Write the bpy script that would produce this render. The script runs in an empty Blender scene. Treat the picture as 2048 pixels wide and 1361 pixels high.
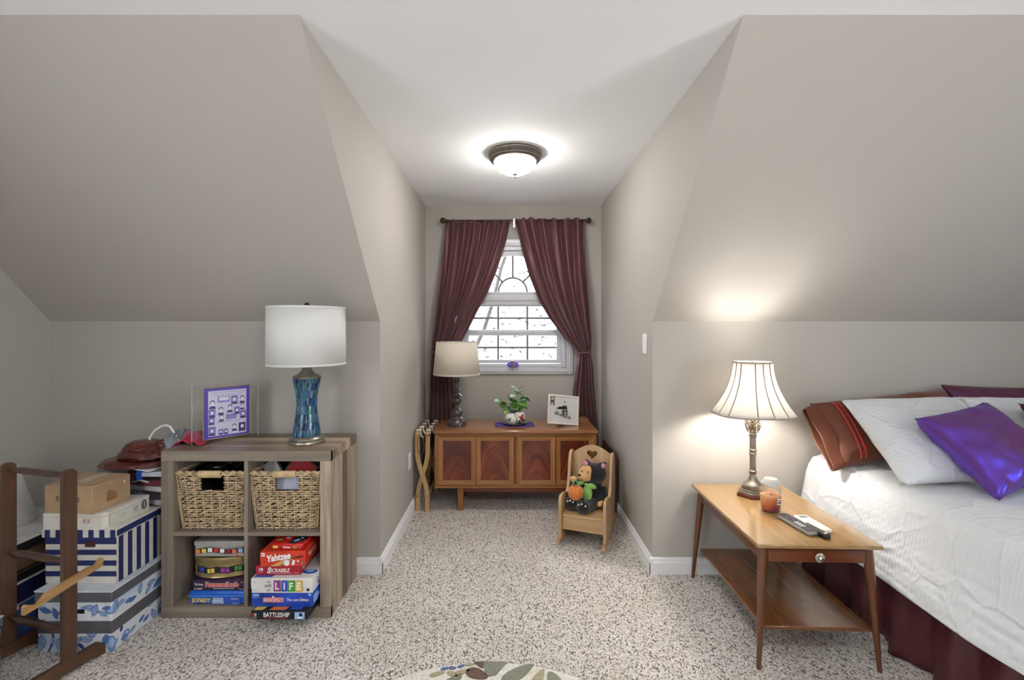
import bpy, bmesh, math, random
from mathutils import Vector, Matrix, noise
PI = math.pi
C = bpy.context.scene.collection
SC = bpy.context.scene
random.seed(7)

# ------------------------------------------------------------ camera, world, lights, exposure
cam = bpy.data.cameras.new('camera'); cam_o = bpy.data.objects.new('camera', cam); C.objects.link(cam_o)
cam.sensor_width = 36; cam.lens = 910 / 2048 * 36; cam.clip_start = 0.05; cam.clip_end = 200
cam.shift_x = 0.0039; cam.shift_y = -0.0100
cam_o.location = (0, 0, 1.33); cam_o.rotation_euler = (PI / 2, 0, 0)
SC.camera = cam_o
SC.view_settings.view_transform = 'Standard'; SC.view_settings.look = 'None'
SC.view_settings.gamma = 1; SC.view_settings.use_curve_mapping = False
SC.view_settings.exposure = 0.68
w = bpy.data.worlds.new('sky'); SC.world = w; w.use_nodes = True
bg = w.node_tree.nodes['Background']; bg.inputs[0].default_value = (0.92, 0.96, 1.0, 1); bg.inputs[1].default_value = 5.6

def light(name, kind, loc, power, color=(1, 1, 1), rot=(0, 0, 0), size=None, radius=None, angle=None):
    l = bpy.data.lights.new(name, kind); o = bpy.data.objects.new(name, l); C.objects.link(o)
    o.location = loc; o.rotation_euler = rot; l.energy = power; l.color = color
    if size: l.shape = 'RECTANGLE'; l.size, l.size_y = size
    if radius is not None: l.shadow_soft_size = radius
    if angle is not None: l.angle = angle
    return o
# daylight entering by the gable window on the right and the dormer window; left gable light added to brighten the alcove
light('gable_side_light', 'AREA', (3.72, -0.6, 1.45), 9, (0.98, 0.99, 1.0), (0, PI / 2, 0), (1.2, 1.5))
light('gable_side_light', 'AREA', (-2.62, -0.6, 1.45), 9, (0.98, 0.99, 1.0), (0, -PI / 2, 0), (1.2, 1.5))  # added side light through the added left window, brightens the alcove cheeks
pt_ = light('dormer_portal', 'AREA', (0.04, 3.985, 1.52), 1, (1, 1, 1), (-PI / 2, 0, 0), (0.9, 1.02)); pt_.data.cycles.is_portal = True
light('table_lamp_bulb', 'POINT', (1.23, 2.29, 1.03), 12, (1.0, 0.95, 0.88), radius=0.06)
light('room_ceiling_bulb', 'POINT', (0.4, 0.0, 2.24), 19, (1.0, 0.98, 0.95), radius=0.08)

# ------------------------------------------------------------ materials
def lin(c): return tuple((x / 255 / 12.92 if x / 255 <= .04045 else ((x / 255 + .055) / 1.055) ** 2.4) for x in c) + (1,)
class NT:
    def __init__(s, name):
        s.m = bpy.data.materials.new(name); s.m.use_nodes = True; s.t = s.m.node_tree
        s.b = s.t.nodes['Principled BSDF']; s.out = s.t.nodes['Material Output']
    def n(s, typ, **kw):
        nd = s.t.nodes.new('ShaderNode' + typ)
        for k, v in kw.items():
            if k.startswith('i_'):
                nm = k[2:].replace('_', ' '); nd.inputs[nm].default_value = v
            else: setattr(nd, k, v)
        return nd
    def l(s, a, b): s.t.links.new(a, b)
    def coord(s, scale=(1, 1, 1), rot=(0, 0, 0), kind='Object'):
        tc = s.n('TexCoord'); mp = s.n('Mapping'); mp.inputs['Scale'].default_value = scale; mp.inputs['Rotation'].default_value = rot
        s.l(tc.outputs[kind], mp.inputs[0]); return mp.outputs[0]
    def ramp(s, fac, stops, interp='LINEAR'):
        r = s.n('ValToRGB'); r.color_ramp.interpolation = interp
        e = r.color_ramp.elements
        while len(e) < len(stops): e.new(0.5)
        for i, (p, c) in enumerate(stops): e[i].position = p; e[i].color = c if len(c) == 4 else lin(c)
        s.l(fac, r.inputs[0]); return r.outputs[0]
    def math(s, op, a, b=None, c=None):
        m = s.n('Math', operation=op)
        for i, x in enumerate((a, b, c)):
            if x is None: continue
            if hasattr(x, 'links'): s.l(x, m.inputs[i])
            else: m.inputs[i].default_value = x
        return m.outputs[0]
    def mix(s, f, a, b, blend='MIX'):
        m = s.n('Mix', data_type='RGBA', blend_type=blend)
        for i, x in ((0, f), (6, a), (7, b)):
            if hasattr(x, 'links'): s.l(x, m.inputs[i])
            else: m.inputs[i].default_value = x if i == 0 else (x if len(x) == 4 else lin(x))
        return m.outputs[2]
    def bump(s, h, strength=.3, dist=.002, prev=None):
        b = s.n('Bump'); b.inputs['Strength'].default_value = strength; b.inputs['Distance'].default_value = dist
        s.l(h, b.inputs['Height'])
        if prev: s.l(prev, b.inputs['Normal'])
        return b.outputs[0]
def setp(b, **kw):
    for k, v in kw.items():
        nm = {'rough': 'Roughness', 'metal': 'Metallic', 'coat': 'Coat Weight', 'coatr': 'Coat Roughness', 'sheen': 'Sheen Weight', 'sheenr': 'Sheen Roughness',
              'spec': 'Specular IOR Level', 'trans': 'Transmission Weight', 'alpha': 'Alpha', 'emis': 'Emission Strength', 'aniso': 'Anisotropic'}[k]
        b.inputs[nm].default_value = v
def plain(name, col, rough=.6, noise_amt=0.0, nscale=30, bump=0, bscale=200, **kw):
    N = NT(name); b = N.b; b.inputs['Base Color'].default_value = lin(col); setp(b, rough=rough, **kw)
    if noise_amt:
        v = N.n('TexNoise'); v.inputs['Scale'].default_value = nscale; v.inputs['Detail'].default_value = 5
        N.l(N.coord(), v.inputs[0])
        lo = tuple(max(0, c * (1 - noise_amt)) for c in col); hi = tuple(min(255, c * (1 + noise_amt)) for c in col)
        N.l(N.ramp(v.outputs[0], [(.3, lo), (.7, hi)]), b.inputs['Base Color'])
    if bump:
        v = N.n('TexNoise'); v.inputs['Scale'].default_value = bscale; v.inputs['Detail'].default_value = 3
        N.l(N.coord(), v.inputs[0]); N.l(N.bump(v.outputs[0], bump, .002), b.inputs['Normal'])
    return N.m
def wood(name, dark, light_, axis='x', rough=.4, coat=0., scale=1., plank=None, var=.5, contrast=(.3, .7)):
    N = NT(name); b = N.b; setp(b, rough=rough, coat=coat, coatr=.15)
    s = [22 * scale] * 3; s['xyz'.index(axis)] = 1.6 * scale
    co = N.coord(tuple(s))
    n1 = N.n('TexNoise'); n1.inputs['Scale'].default_value = 1; n1.inputs['Detail'].default_value = 6; n1.inputs['Distortion'].default_value = .8; N.l(co, n1.inputs[0])
    s2 = [160 * scale] * 3; s2['xyz'.index(axis)] = 4 * scale
    n2 = N.n('TexNoise'); n2.inputs['Scale'].default_value = 1; n2.inputs['Detail'].default_value = 4; N.l(N.coord(tuple(s2)), n2.inputs[0])
    f = N.math('ADD', N.math('MULTIPLY', n1.outputs[0], .68), N.math('MULTIPLY', n2.outputs[0], .32))
    if plank:
        pa, pw = plank
        sep = N.n('SeparateXYZ'); N.l(N.coord(), sep.inputs[0])
        q = N.math('FLOOR', N.math('DIVIDE', sep.outputs['xyz'.index(pa)], pw))
        wn = N.n('TexWhiteNoise', noise_dimensions='1D'); N.l(q, wn.inputs['W'])
        f = N.math('ADD', f, N.math('MULTIPLY', N.math('SUBTRACT', wn.outputs[0], .5), var))
    mid = tuple((a + c) / 2 for a, c in zip(dark, light_))
    N.l(N.ramp(f, [(contrast[0], dark), (.5, mid), (contrast[1], light_)]), b.inputs['Base Color'])
    N.l(N.bump(n2.outputs[0], .12, .001), b.inputs['Normal'])
    return N.m
def fabric(name, col, trans=0., rough=.8, sheen=0.3, weave=900, bump=.15, col2=None, emis=0):
    N = NT(name); b = N.b; b.inputs['Base Color'].default_value = lin(col); setp(b, rough=rough, sheen=sheen)
    v = N.n('TexNoise'); v.inputs['Scale'].default_value = weave; v.inputs['Detail'].default_value = 2; N.l(N.coord(), v.inputs[0])
    N.l(N.bump(v.outputs[0], bump, .001), b.inputs['Normal'])
    if col2:
        v2 = N.n('TexNoise'); v2.inputs['Scale'].default_value = 6; v2.inputs['Detail'].default_value = 3; N.l(N.coord(), v2.inputs[0])
        N.l(N.ramp(v2.outputs[0], [(.35, col), (.65, col2)]), b.inputs['Base Color'])
    if trans:
        t = N.n('BsdfTranslucent'); t.inputs[0].default_value = lin(col); mx = N.n('MixShader'); mx.inputs[0].default_value = trans
        N.l(b.outputs[0], mx.inputs[1]); N.l(t.outputs[0], mx.inputs[2]); N.l(mx.outputs[0], N.out.inputs[0])
    return N.m
def satin(name, col, tint, rough=.35, weight=.6, wr=40, metal=.35, bump=.3):
    N = NT(name); b = N.b; b.inputs['Base Color'].default_value = lin(col)
    setp(b, rough=rough, metal=metal, sheen=weight, sheenr=.35, spec=.6)
    b.inputs['Sheen Tint'].default_value = lin(tint)
    v = N.n('TexNoise'); v.inputs['Scale'].default_value = wr; v.inputs['Detail'].default_value = 4; v.inputs['Distortion'].default_value = 1.2
    N.l(N.coord((1, 1, 1)), v.inputs[0])
    N.l(N.bump(v.outputs[0], bump, .004), b.inputs['Normal'])
    return N.m
def shot_silk(name, col, gloss, rough=.4, w=.5, wr=8, bump=.35):
    N = NT(name); b = N.b; b.inputs['Base Color'].default_value = lin(col); setp(b, rough=.6, spec=.3, sheen=.2)
    v = N.n('TexNoise'); v.inputs['Scale'].default_value = wr; v.inputs['Detail'].default_value = 3; v.inputs['Distortion'].default_value = 1.0; N.l(N.coord(), v.inputs[0])
    nb = N.bump(v.outputs[0], bump, .006); N.l(nb, b.inputs['Normal'])
    g = N.n('BsdfAnisotropic'); g.inputs[0].default_value = lin(gloss); g.inputs['Roughness'].default_value = rough; g.inputs['Anisotropy'].default_value = .4; N.l(nb, g.inputs['Normal'])
    mx = N.n('MixShader'); mx.inputs[0].default_value = w; N.l(b.outputs[0], mx.inputs[1]); N.l(g.outputs[0], mx.inputs[2]); N.l(mx.outputs[0], N.out.inputs[0]); return N.m
def emit(name, col, s):
    N = NT(name); b = N.b; b.inputs['Base Color'].default_value = lin(col); b.inputs['Emission Color'].default_value = lin(col); setp(b, emis=s, rough=.3)
    return N.m
def pane_mat(name, gloss=.08, tint=(255, 255, 255)):
    N = NT(name); t = N.n('BsdfTransparent'); t.inputs[0].default_value = lin(tint); g = N.n('BsdfGlossy'); g.inputs['Roughness'].default_value = .03
    mx = N.n('MixShader'); mx.inputs[0].default_value = gloss
    N.l(t.outputs[0], mx.inputs[1]); N.l(g.outputs[0], mx.inputs[2]); N.l(mx.outputs[0], N.out.inputs[0]); return N.m

# ------------------------------------------------------------ mesh collector
class M:
    def __init__(s): s.v = []; s.f = []; s.mi = []; s.k = 0
    def add(s, vs, fs, mi=0):
        n = len(s.v); s.v += [tuple(p) for p in vs]; s.f += [tuple(n + i for i in f) for f in fs]; s.mi += [mi] * len(fs); return s
    def box(s, x0, x1, y0, y1, z0, z1, mi=0, b=0.0):
        if b <= 0:
            vs = [(x, y, z) for x in (x0, x1) for y in (y0, y1) for z in (z0, z1)]
            return s.add(vs, [(0, 1, 3, 2), (4, 6, 7, 5), (0, 4, 5, 1), (2, 3, 7, 6), (0, 2, 6, 4), (1, 5, 7, 3)], mi)
        b = min(b, (x1 - x0) * .45, (y1 - y0) * .45, (z1 - z0) * .45)
        X, Y, Z = (x0, x1), (y0, y1), (z0, z1); vs = []; ix = {}
        for i in (0, 1):
            for j in (0, 1):
                for k in (0, 1):
                    for a in range(3):
                        p = [X[i] + (b if i == 0 else -b), Y[j] + (b if j == 0 else -b), Z[k] + (b if k == 0 else -b)]
                        p[a] = (X, Y, Z)[a][(i, j, k)[a]]; ix[i, j, k, a] = len(vs); vs.append(tuple(p))
        fs = []
        for a in range(3):
            for e in (0, 1):
                q = []
                for u, v_ in ((0, 0), (0, 1), (1, 1), (1, 0)):
                    c = [0, 0, 0]; c[a] = e; o = [i for i in range(3) if i != a]; c[o[0]] = u; c[o[1]] = v_; q.append(ix[(*c, a)])
                fs.append(tuple(q))
        for a in range(3):
            o = [i for i in range(3) if i != a]
            for u in (0, 1):
                for v_ in (0, 1):
                    c0 = [0, 0, 0]; c1 = [0, 0, 0]; c0[o[0]] = c1[o[0]] = u; c0[o[1]] = c1[o[1]] = v_; c1[a] = 1
                    fs.append((ix[(*c0, o[0])], ix[(*c1, o[0])], ix[(*c1, o[1])], ix[(*c0, o[1])]))
        for i in (0, 1):
            for j in (0, 1):
                for k in (0, 1): fs.append((ix[i, j, k, 0], ix[i, j, k, 1], ix[i, j, k, 2]))
        return s.add(vs, fs, mi)
    def lathe(s, prof, seg=32, c=(0, 0, 0), sx=1, sy=1, mi=0, cap=True, power=2.0):
        vs = []; fs = []; n = len(prof)
        for r, z in prof:
            for i in range(seg):
                a = 2 * PI * i / seg; ca, sa = math.cos(a), math.sin(a)
                if power != 2.0:
                    ca = math.copysign(abs(ca) ** (2 / power), ca); sa = math.copysign(abs(sa) ** (2 / power), sa)
                vs.append((c[0] + r * sx * ca, c[1] + r * sy * sa, c[2] + z))
        for j in range(n - 1):
            for i in range(seg):
                k = (i + 1) % seg; fs.append((j * seg + i, j * seg + k, (j + 1) * seg + k, (j + 1) * seg + i))
        if cap:
            fs.append(tuple(range(seg))[::-1]); fs.append(tuple((n - 1) * seg + i for i in range(seg)))
        return s.add(vs, fs, mi)
    def tube(s, pts, r, seg=8, mi=0, caps=True, closed=False):
        P = [Vector(p) for p in pts]; n = len(P); R = r if isinstance(r, (list, tuple)) else [r] * n
        vs = []; fs = []; prev = None
        for i in range(n):
            if closed: t = (P[(i + 1) % n] - P[i - 1])
            else: t = (P[min(i + 1, n - 1)] - P[max(i - 1, 0)])
            t.normalize()
            if prev is None:
                a = Vector((0, 0, 1)) if abs(t.z) < .9 else Vector((1, 0, 0)); u = t.cross(a).normalized()
            else: u = (prev - t * prev.dot(t)).normalized()
            prev = u; w_ = t.cross(u)
            for k in range(seg):
                a = 2 * PI * k / seg; vs.append(P[i] + (u * math.cos(a) + w_ * math.sin(a)) * R[i])
        m = n if closed else n - 1
        for i in range(m):
            j = (i + 1) % n
            for k in range(seg):
                l = (k + 1) % seg; fs.append((i * seg + k, i * seg + l, j * seg + l, j * seg + k))
        if caps and not closed:
            fs.append(tuple(range(seg))[::-1]); fs.append(tuple((n - 1) * seg + k for k in range(seg)))
        return s.add(vs, fs, mi)
    def prism(s, out, t0, t1, plane='xz', mi=0):
        def P(a, b, t): return {'xz': (a, t, b), 'yz': (t, a, b), 'xy': (a, b, t)}[plane]
        n = len(out); vs = [P(a, b, t0) for a, b in out] + [P(a, b, t1) for a, b in out]
        fs = [tuple(range(n)), tuple(range(2 * n - 1, n - 1, -1))] + [(i, (i + 1) % n, n + (i + 1) % n, n + i) for i in range(n)]
        return s.add(vs, fs, mi)
    def hole_ring(s, outer, inner, t0, t1, plane='xz', mi=0):
        """plate between an outer and an inner outline of the same length"""
        def P(a, b, t): return {'xz': (a, t, b), 'yz': (t, a, b), 'xy': (a, b, t)}[plane]
        n = len(outer); vs = []
        for t in (t0, t1):
            vs += [P(a, b, t) for a, b in outer] + [P(a, b, t) for a, b in inner]
        fs = []
        for i in range(n):
            j = (i + 1) % n
            fs += [(i, j, n + j, n + i), (2 * n + i, 3 * n + i, 3 * n + j, 2 * n + j), (i, 2 * n + i, 2 * n + j, j), (n + i, n + j, 3 * n + j, 3 * n + i)]
        return s.add(vs, fs, mi)
    def grid(s, fn, nu, nv, mi=0, wrap=False):
        vs = [fn(i / nu, j / nv) for j in range(nv + 1) for i in range(nu + (0 if wrap else 1))]; W = nu if wrap else nu + 1
        fs = [(j * W + i, j * W + (i + 1) % W, (j + 1) * W + (i + 1) % W, (j + 1) * W + i) for j in range(nv) for i in range(nu)]
        return s.add(vs, fs, mi)
    def ball(s, c, r, seg=16, rings=10, mi=0, R=None):
        rx, ry, rz = r if isinstance(r, (tuple, list)) else (r, r, r); vs = []; fs = []
        R = R or Matrix.Identity(3); c = Vector(c)
        vs.append(c + R @ Vector((0, 0, -rz)))
        for j in range(1, rings):
            p = -PI / 2 + PI * j / rings
            for i in range(seg):
                a = 2 * PI * i / seg; vs.append(c + R @ Vector((rx * math.cos(p) * math.cos(a), ry * math.cos(p) * math.sin(a), rz * math.sin(p))))
        vs.append(c + R @ Vector((0, 0, rz)))
        for i in range(seg):
            k = (i + 1) % seg; fs.append((0, 1 + k, 1 + i)); fs.append((len(vs) - 1, 1 + (rings - 2) * seg + i, 1 + (rings - 2) * seg + k))
            for j in range(rings - 2): fs.append((1 + j * seg + i, 1 + j * seg + k, 1 + (j + 1) * seg + k, 1 + (j + 1) * seg + i))
        return s.add(vs, fs, mi)
    def xf(s, mat, start=0):
        s.v[start:] = [tuple(mat @ Vector(p)) for p in s.v[start:]]; return s
def obj(name, mb, mats, parent=None, loc=None, rot=None, solid=0, sharp=38, recalc=True, kind=None, label=None, sub=0):
    me = bpy.data.meshes.new(name); me.from_pydata(mb.v, [], mb.f)
    mats = mats if isinstance(mats, (list, tuple)) else [mats]
    for m in mats: me.materials.append(m)
    if len(mats) > 1: me.polygons.foreach_set('material_index', mb.mi)
    if recalc:
        bm = bmesh.new(); bm.from_mesh(me); bmesh.ops.recalc_face_normals(bm, faces=bm.faces); bm.to_mesh(me); bm.free()
    me.polygons.foreach_set('use_smooth', [True] * len(me.polygons))
    me.set_sharp_from_angle(angle=math.radians(sharp)); me.update()
    o = bpy.data.objects.new(name, me); C.objects.link(o)
    if parent: o.parent = parent
    if loc: o.location = loc
    if rot: o.rotation_euler = rot
    if solid: md = o.modifiers.new('thickness', 'SOLIDIFY'); md.thickness = solid; md.offset = 0
    if sub: md = o.modifiers.new('smooth', 'SUBSURF'); md.levels = sub; md.render_levels = sub
    if kind: o['kind'] = kind
    if label: o['label'] = label
    return o
def thing(name, label, cat, loc=(0, 0, 0), rotz=0, group=None):
    o = bpy.data.objects.new(name, None); C.objects.link(o); o.empty_display_size = .05
    o.location = loc; o.rotation_euler = (0, 0, rotz); return tag(o, label, cat, group)
def tag(o, label, cat, group=None, kind=None):
    o['label'] = label; o['category'] = cat
    if group: o['group'] = group
    if kind: o['kind'] = kind
    return o
def struct(o): o['kind'] = 'structure'; return o
def copy_tree(o, parent=None):
    c = o.copy(); C.objects.link(c)
    if parent: c.parent = parent
    for ch in list(o.children): copy_tree(ch, c)
    return c
_txt = {}
def text_data(s_, bold=0.0):
    key = (s_, bold)
    if key not in _txt:
        cu = bpy.data.curves.new('t', 'FONT'); cu.body = s_; cu.resolution_u = 3; cu.offset = bold; cu.extrude = 0
        o = bpy.data.objects.new('t', cu); C.objects.link(o)
        me = bpy.data.meshes.new_from_object(o)
        vs = [v.co.copy() for v in me.vertices]; fs = [tuple(p.vertices) for p in me.polygons]
        bpy.data.objects.remove(o); bpy.data.meshes.remove(me)
        x0 = min(v.x for v in vs); x1 = max(v.x for v in vs); y0 = min(v.y for v in vs); y1 = max(v.y for v in vs)
        _txt[key] = ([((v.x - x0) / (x1 - x0) - .5, (v.y - y0) / (y1 - y0) - .5) for v in vs], fs)
    return _txt[key]
class Flat:
    """flat print: layers of polygons on one face; a, b are face coordinates, lay raises each layer a hair"""
    def __init__(s, face='front', at=0.0, skew=0.0): s.m = M(); s.face = face; s.at = at; s.lay = 1
    def P(s, a, b):
        d = s.at; e = .0004 * s.lay
        return {'front': (a, d - e, b), 'right': (d + e, a, b), 'top': (a, b, d + e)}[s.face]
    def poly(s, pts, mi): s.m.add([s.P(a, b) for a, b in pts], [tuple(range(len(pts)))], mi); return s
    def rect(s, a0, a1, b0, b1, mi): return s.poly([(a0, b0), (a1, b0), (a1, b1), (a0, b1)], mi)
    def ell(s, a, b, ra, rb, mi, n=14, t0=0, t1=2 * PI):
        return s.poly([(a + ra * math.cos(t0 + (t1 - t0) * i / n), b + rb * math.sin(t0 + (t1 - t0) * i / n)) for i in range(n + (0 if t1 - t0 > 6.2 else 1))], mi)
    def up(s): s.lay += 1; return s
    def text(s, t, a, b, w_, h, mi, bold=0.0, slant=0.0, rise=0.0):
        vs, fs = text_data(t, bold)
        s.m.add([s.P(a + x * w_ + slant * y * h, b + y * h + rise * x * w_) for x, y in vs], fs, mi); return s
    def obj(s, name, mats, parent, label=None): return obj(name, s.m, mats, parent, recalc=False, label=label)
# ------------------------------------------------------------ shared materials
wall_m = plain('wall_paint', (178, 173, 166), .75, bump=.08, bscale=350)
ceil_m = plain('ceiling_paint', (248, 249, 252), .9, bump=.08, bscale=250)
trim_m = plain('white_trim', (236, 237, 238), .35, noise_amt=.01)
white_m = plain('white_plastic', (235, 235, 232), .35, noise_amt=.01)
black_m = plain('black_plastic', (22, 22, 24), .4, noise_amt=.1)
blk_print = plain('black_print', (20, 20, 24), .6)
wht_print = plain('white_print', (235, 235, 235), .6)
steel_m = plain('brushed_nickel', (150, 146, 140), .32, metal=1.0, noise_amt=.08)
chrome_m = plain('chrome', (210, 210, 210), .12, metal=1.0)
pane_m = pane_mat('window_glass', .05)
acryl_m = pane_mat('clear_acrylic', .05, (253, 254, 254))
def carpet():
    N = NT('berber_carpet'); b = N.b; setp(b, rough=.95, sheen=.2)
    wob = N.n('TexNoise'); wob.inputs['Scale'].default_value = 9; wob.inputs['Detail'].default_value = 2; N.l(N.coord(), wob.inputs[0])
    co = N.coord((150, 104, 40), (0, 0, .12))
    addv = N.n('VectorMath', operation='MULTIPLY_ADD'); N.l(wob.outputs['Color'], addv.inputs[0]); addv.inputs[1].default_value = (2.8, 2.8, 0); N.l(co, addv.inputs[2])
    vo = N.n('TexVoronoi', feature='SMOOTH_F1'); vo.inputs['Scale'].default_value = 1; vo.inputs['Randomness'].default_value = .72; vo.inputs['Smoothness'].default_value = .15
    N.l(addv.outputs[0], vo.inputs['Vector'])
    h = N.math('SUBTRACT', 1.0, vo.outputs['Distance'])
    v2 = N.n('TexVoronoi'); v2.inputs['Scale'].default_value = 1; v2.inputs['Randomness'].default_value = .72; N.l(addv.outputs[0], v2.inputs['Vector'])
    sepc = N.n('SeparateColor'); N.l(v2.outputs['Color'], sepc.inputs[0])
    yarn = N.ramp(sepc.outputs[0], [(0, (194, 188, 180)), (.3, (216, 211, 205)), (1, (238, 235, 230))])
    gap_shade = N.ramp(h, [(.24, (116, 110, 102)), (.46, (255, 255, 255))])  # shade between the loops, painted into the carpet colour
    big = N.n('TexNoise'); big.inputs['Scale'].default_value = 2.2; big.inputs['Detail'].default_value = 3; N.l(N.coord(), big.inputs[0])
    tone = N.ramp(big.outputs[0], [(.3, (238, 234, 228)), (.7, (255, 253, 252))])
    N.l(N.mix(1.0, N.mix(1.0, yarn, gap_shade, 'MULTIPLY'), tone, 'MULTIPLY'), b.inputs['Base Color'])
    N.l(N.bump(h, .7, .006), b.inputs['Normal'])
    return N.m
carpet_m = carpet()
# ------------------------------------------------------------ the room
XL, XR, AL, AR, YK, YA, YB, ZC, ZK, YS, YR = -2.5, 3.6, -0.699, 0.789, 2.485, 3.847, -2.4, 2.385, 1.376, 1.523, -2.4
struct(obj('floor', M().box(XL - .1, XR + .1, YR - .1, YA + .12, -.1, 0), carpet_m))
struct(obj('ceiling', M().box(XL - .1, XR + .1, YR - .1, YA + .12, ZC, ZC + .12), ceil_m))
def knee(name, x0, x1): struct(obj(name, M().box(x0, x1, YK, YK + .12, 0, ZK + .0), wall_m))
knee('wall_knee_left', XL - .1, AL - .11); knee('wall_knee_right', AR + .11, XR + .1)
sl = [(YK, ZK), (YS, ZC), (YS + .17, ZC), (YK + .12, ZK + .05), (YK + .12, ZK)]
struct(obj('wall_slope_left', M().prism(sl, XL - .1, AL - .11, 'yz'), wall_m))
struct(obj('wall_slope_right', M().prism(sl, AR + .11, XR + .1, 'yz'), wall_m))
ck = [(YK, 0), (YK, ZK), (YS, ZC), (YA + .1, ZC), (YA + .1, 0)]
struct(obj('wall_alcove_left', M().prism(ck, AL - .11, AL, 'yz'), wall_m))
struct(obj('wall_alcove_right', M().prism(ck, AR, AR + .11, 'yz'), wall_m))
WX0, WX1, WZ0, WZ1 = -.405, .486, 1.015, 2.035
bw = M(); bw.box(AL, WX0, YA, YA + .12, 0, ZC); bw.box(WX1, AR, YA, YA + .12, 0, ZC); bw.box(WX0, WX1, YA, YA + .12, 0, WZ0); bw.box(WX0, WX1, YA, YA + .12, WZ1, ZC)
struct(obj('wall_alcove_back', bw, wall_m))
gy0, gy1, gz0, gz1 = -1.35, .15, .85, 2.05  # the opening in the left wall is added to let side light in
for nm, x in (('wall_right', XR), ('wall_left', XL - .1)):
    g = M(); g.box(x, x + .1, YR - .1, gy0, 0, ZC); g.box(x, x + .1, gy1, YK, 0, ZC); g.box(x, x + .1, gy0, gy1, 0, gz0); g.box(x, x + .1, gy0, gy1, gz1, ZC)
    struct(obj(nm, g, wall_m))
g = M(); g.box(XL, XR, YR - .1, YR, 0, ZC)
struct(obj('wall_rear', g, wall_m))
# baseboards with a stepped cap, profile (out, up)
bp = [(0, 0), (.016, 0), (.016, .062), (.011, .068), (.011, .078), (.006, .086), (0, .088)]
def base(name, p, q, nrm):
    m = M(); p = Vector(p); q = Vector(q); n = Vector(nrm); vs = []
    for e in (p, q): vs += [(e.x + n.x * a, e.y + n.y * a, b) for a, b in bp]
    k = len(bp); fs = [(i, (i + 1) % k, k + (i + 1) % k, k + i) for i in range(k)] + [tuple(range(k)), tuple(range(2 * k - 1, k - 1, -1))]
    m.add(vs, fs); struct(obj(name, m, trim_m))
base('baseboard_knee_left', (XL, YK), (AL + .016, YK), (0, -1)); base('baseboard_knee_right', (AR - .016, YK), (XR, YK), (0, -1))
base('baseboard_alcove_left', (AL, YK - .016), (AL, YA), (1, 0)); base('baseboard_alcove_right', (AR, YK - .016), (AR, YA), (-1, 0))
base('baseboard_alcove_back', (AL, YA), (AR, YA), (0, -1)); base('baseboard_left', (XL, YR), (XL, YK), (1, 0)); base('baseboard_right', (XR, YR), (XR, YK), (-1, 0)); base('baseboard_rear', (XL, YR), (XR, YR), (0, 1))

# the dormer window
def rectring(m, x0, x1, z0, z1, wl, wr, wb, wt, y0, y1, b=.004, mi=0):
    m.box(x0, x0 + wl, y0, y1, z0, z1, mi, b); m.box(x1 - wr, x1, y0, y1, z0, z1, mi, b)
    m.box(x0 + wl - .002, x1 - wr + .002, y0 + .0005, y1, z0, z0 + wb, mi, b); m.box(x0 + wl - .002, x1 - wr + .002, y0 + .0005, y1, z1 - wt, z1, mi, b)
frame_m = plain('white_window_vinyl', (198, 200, 206), .3, noise_amt=.01)
bar_m = plain('grey_muntin_grille', (112, 114, 118), .4, noise_amt=.02)
win = struct(thing('window_1', 'white arched window over double sash with grille, between maroon curtains', 'window', (.0406, YA, 0)))
m = M(); rectring(m, -.51, .51, .954, 2.093, .058, .058, .055, .055, -.02, .004, .005); rectring(m, -.49, .49, .974, 2.073, .02, .02, .018, .018, -.027, -.018, .003); obj('casing', m, frame_m, win)
m = M(); rectring(m, -.452, .452, 1.006, 2.04, .04, .04, .035, .035, .0, .10, .004)
m.box(-.42, .42, .012, .09, 1.545, 1.62, 0, .005); m.box(-.42, .42, .004, .04, 1.575, 1.605, 0, .004); obj('window_frame', m, frame_m, win)
def sash(z0, z1, y0):
    s = M(); rectring(s, -.414, .414, z0, z1, .04, .04, .03, .035, y0, y0 + .03, .004); so = obj('sash', s, frame_m, win)
    zz = (z0 + .03 + z1 - .035) / 2
    for xx in (-.1255, .1255): obj('muntin', M().box(xx - .0075, xx + .0075, y0 + .012, y0 + .022, z0 + .028, z1 - .033), bar_m, so)
    obj('muntin', M().box(-.376, .376, y0 + .0125, y0 + .0215, zz - .0075, zz + .0075), bar_m, so)
    obj('pane', M().box(-.376, .376, y0 + .015, y0 + .019, z0 + .028, z1 - .033), pane_m, so)
sash(1.045, 1.315, .03); sash(1.30, 1.565, .058)
# arched transom: rectangle with an elliptical opening, fan grille
tz0, rh, rw = 1.652, .31, .385
m = M(); N_ = 40
for i in range(N_):
    a0 = -rw + 2 * rw * i / N_; a1 = -rw + 2 * rw * (i + 1) / N_
    h0 = tz0 + rh * math.sqrt(max(0, 1 - (a0 / rw) ** 2)); h1 = tz0 + rh * math.sqrt(max(0, 1 - (a1 / rw) ** 2))
    m.add([(a, y, z) for y in (.03, .06) for a, z in ((a0, h0), (a1, h1), (a1, 2.01), (a0, 2.01))], [(0, 1, 2, 3), (7, 6, 5, 4), (0, 4, 5, 1)])
m.box(-.414, -rw + .001, .03, .06, 1.615, 2.01, 0, 0); m.box(rw - .001, .414, .03, .06, 1.615, 2.01); m.box(-.414, .414, .03, .06, 1.615, tz0, 0, .003)
so = obj('sash', m, frame_m, win)
hub = M(); hub.tube([(.122 * math.cos(PI * i / 20), .045, tz0 + .122 * math.sin(PI * i / 20)) for i in range(21)], .0075, 6); obj('muntin', hub, bar_m, so)
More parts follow.
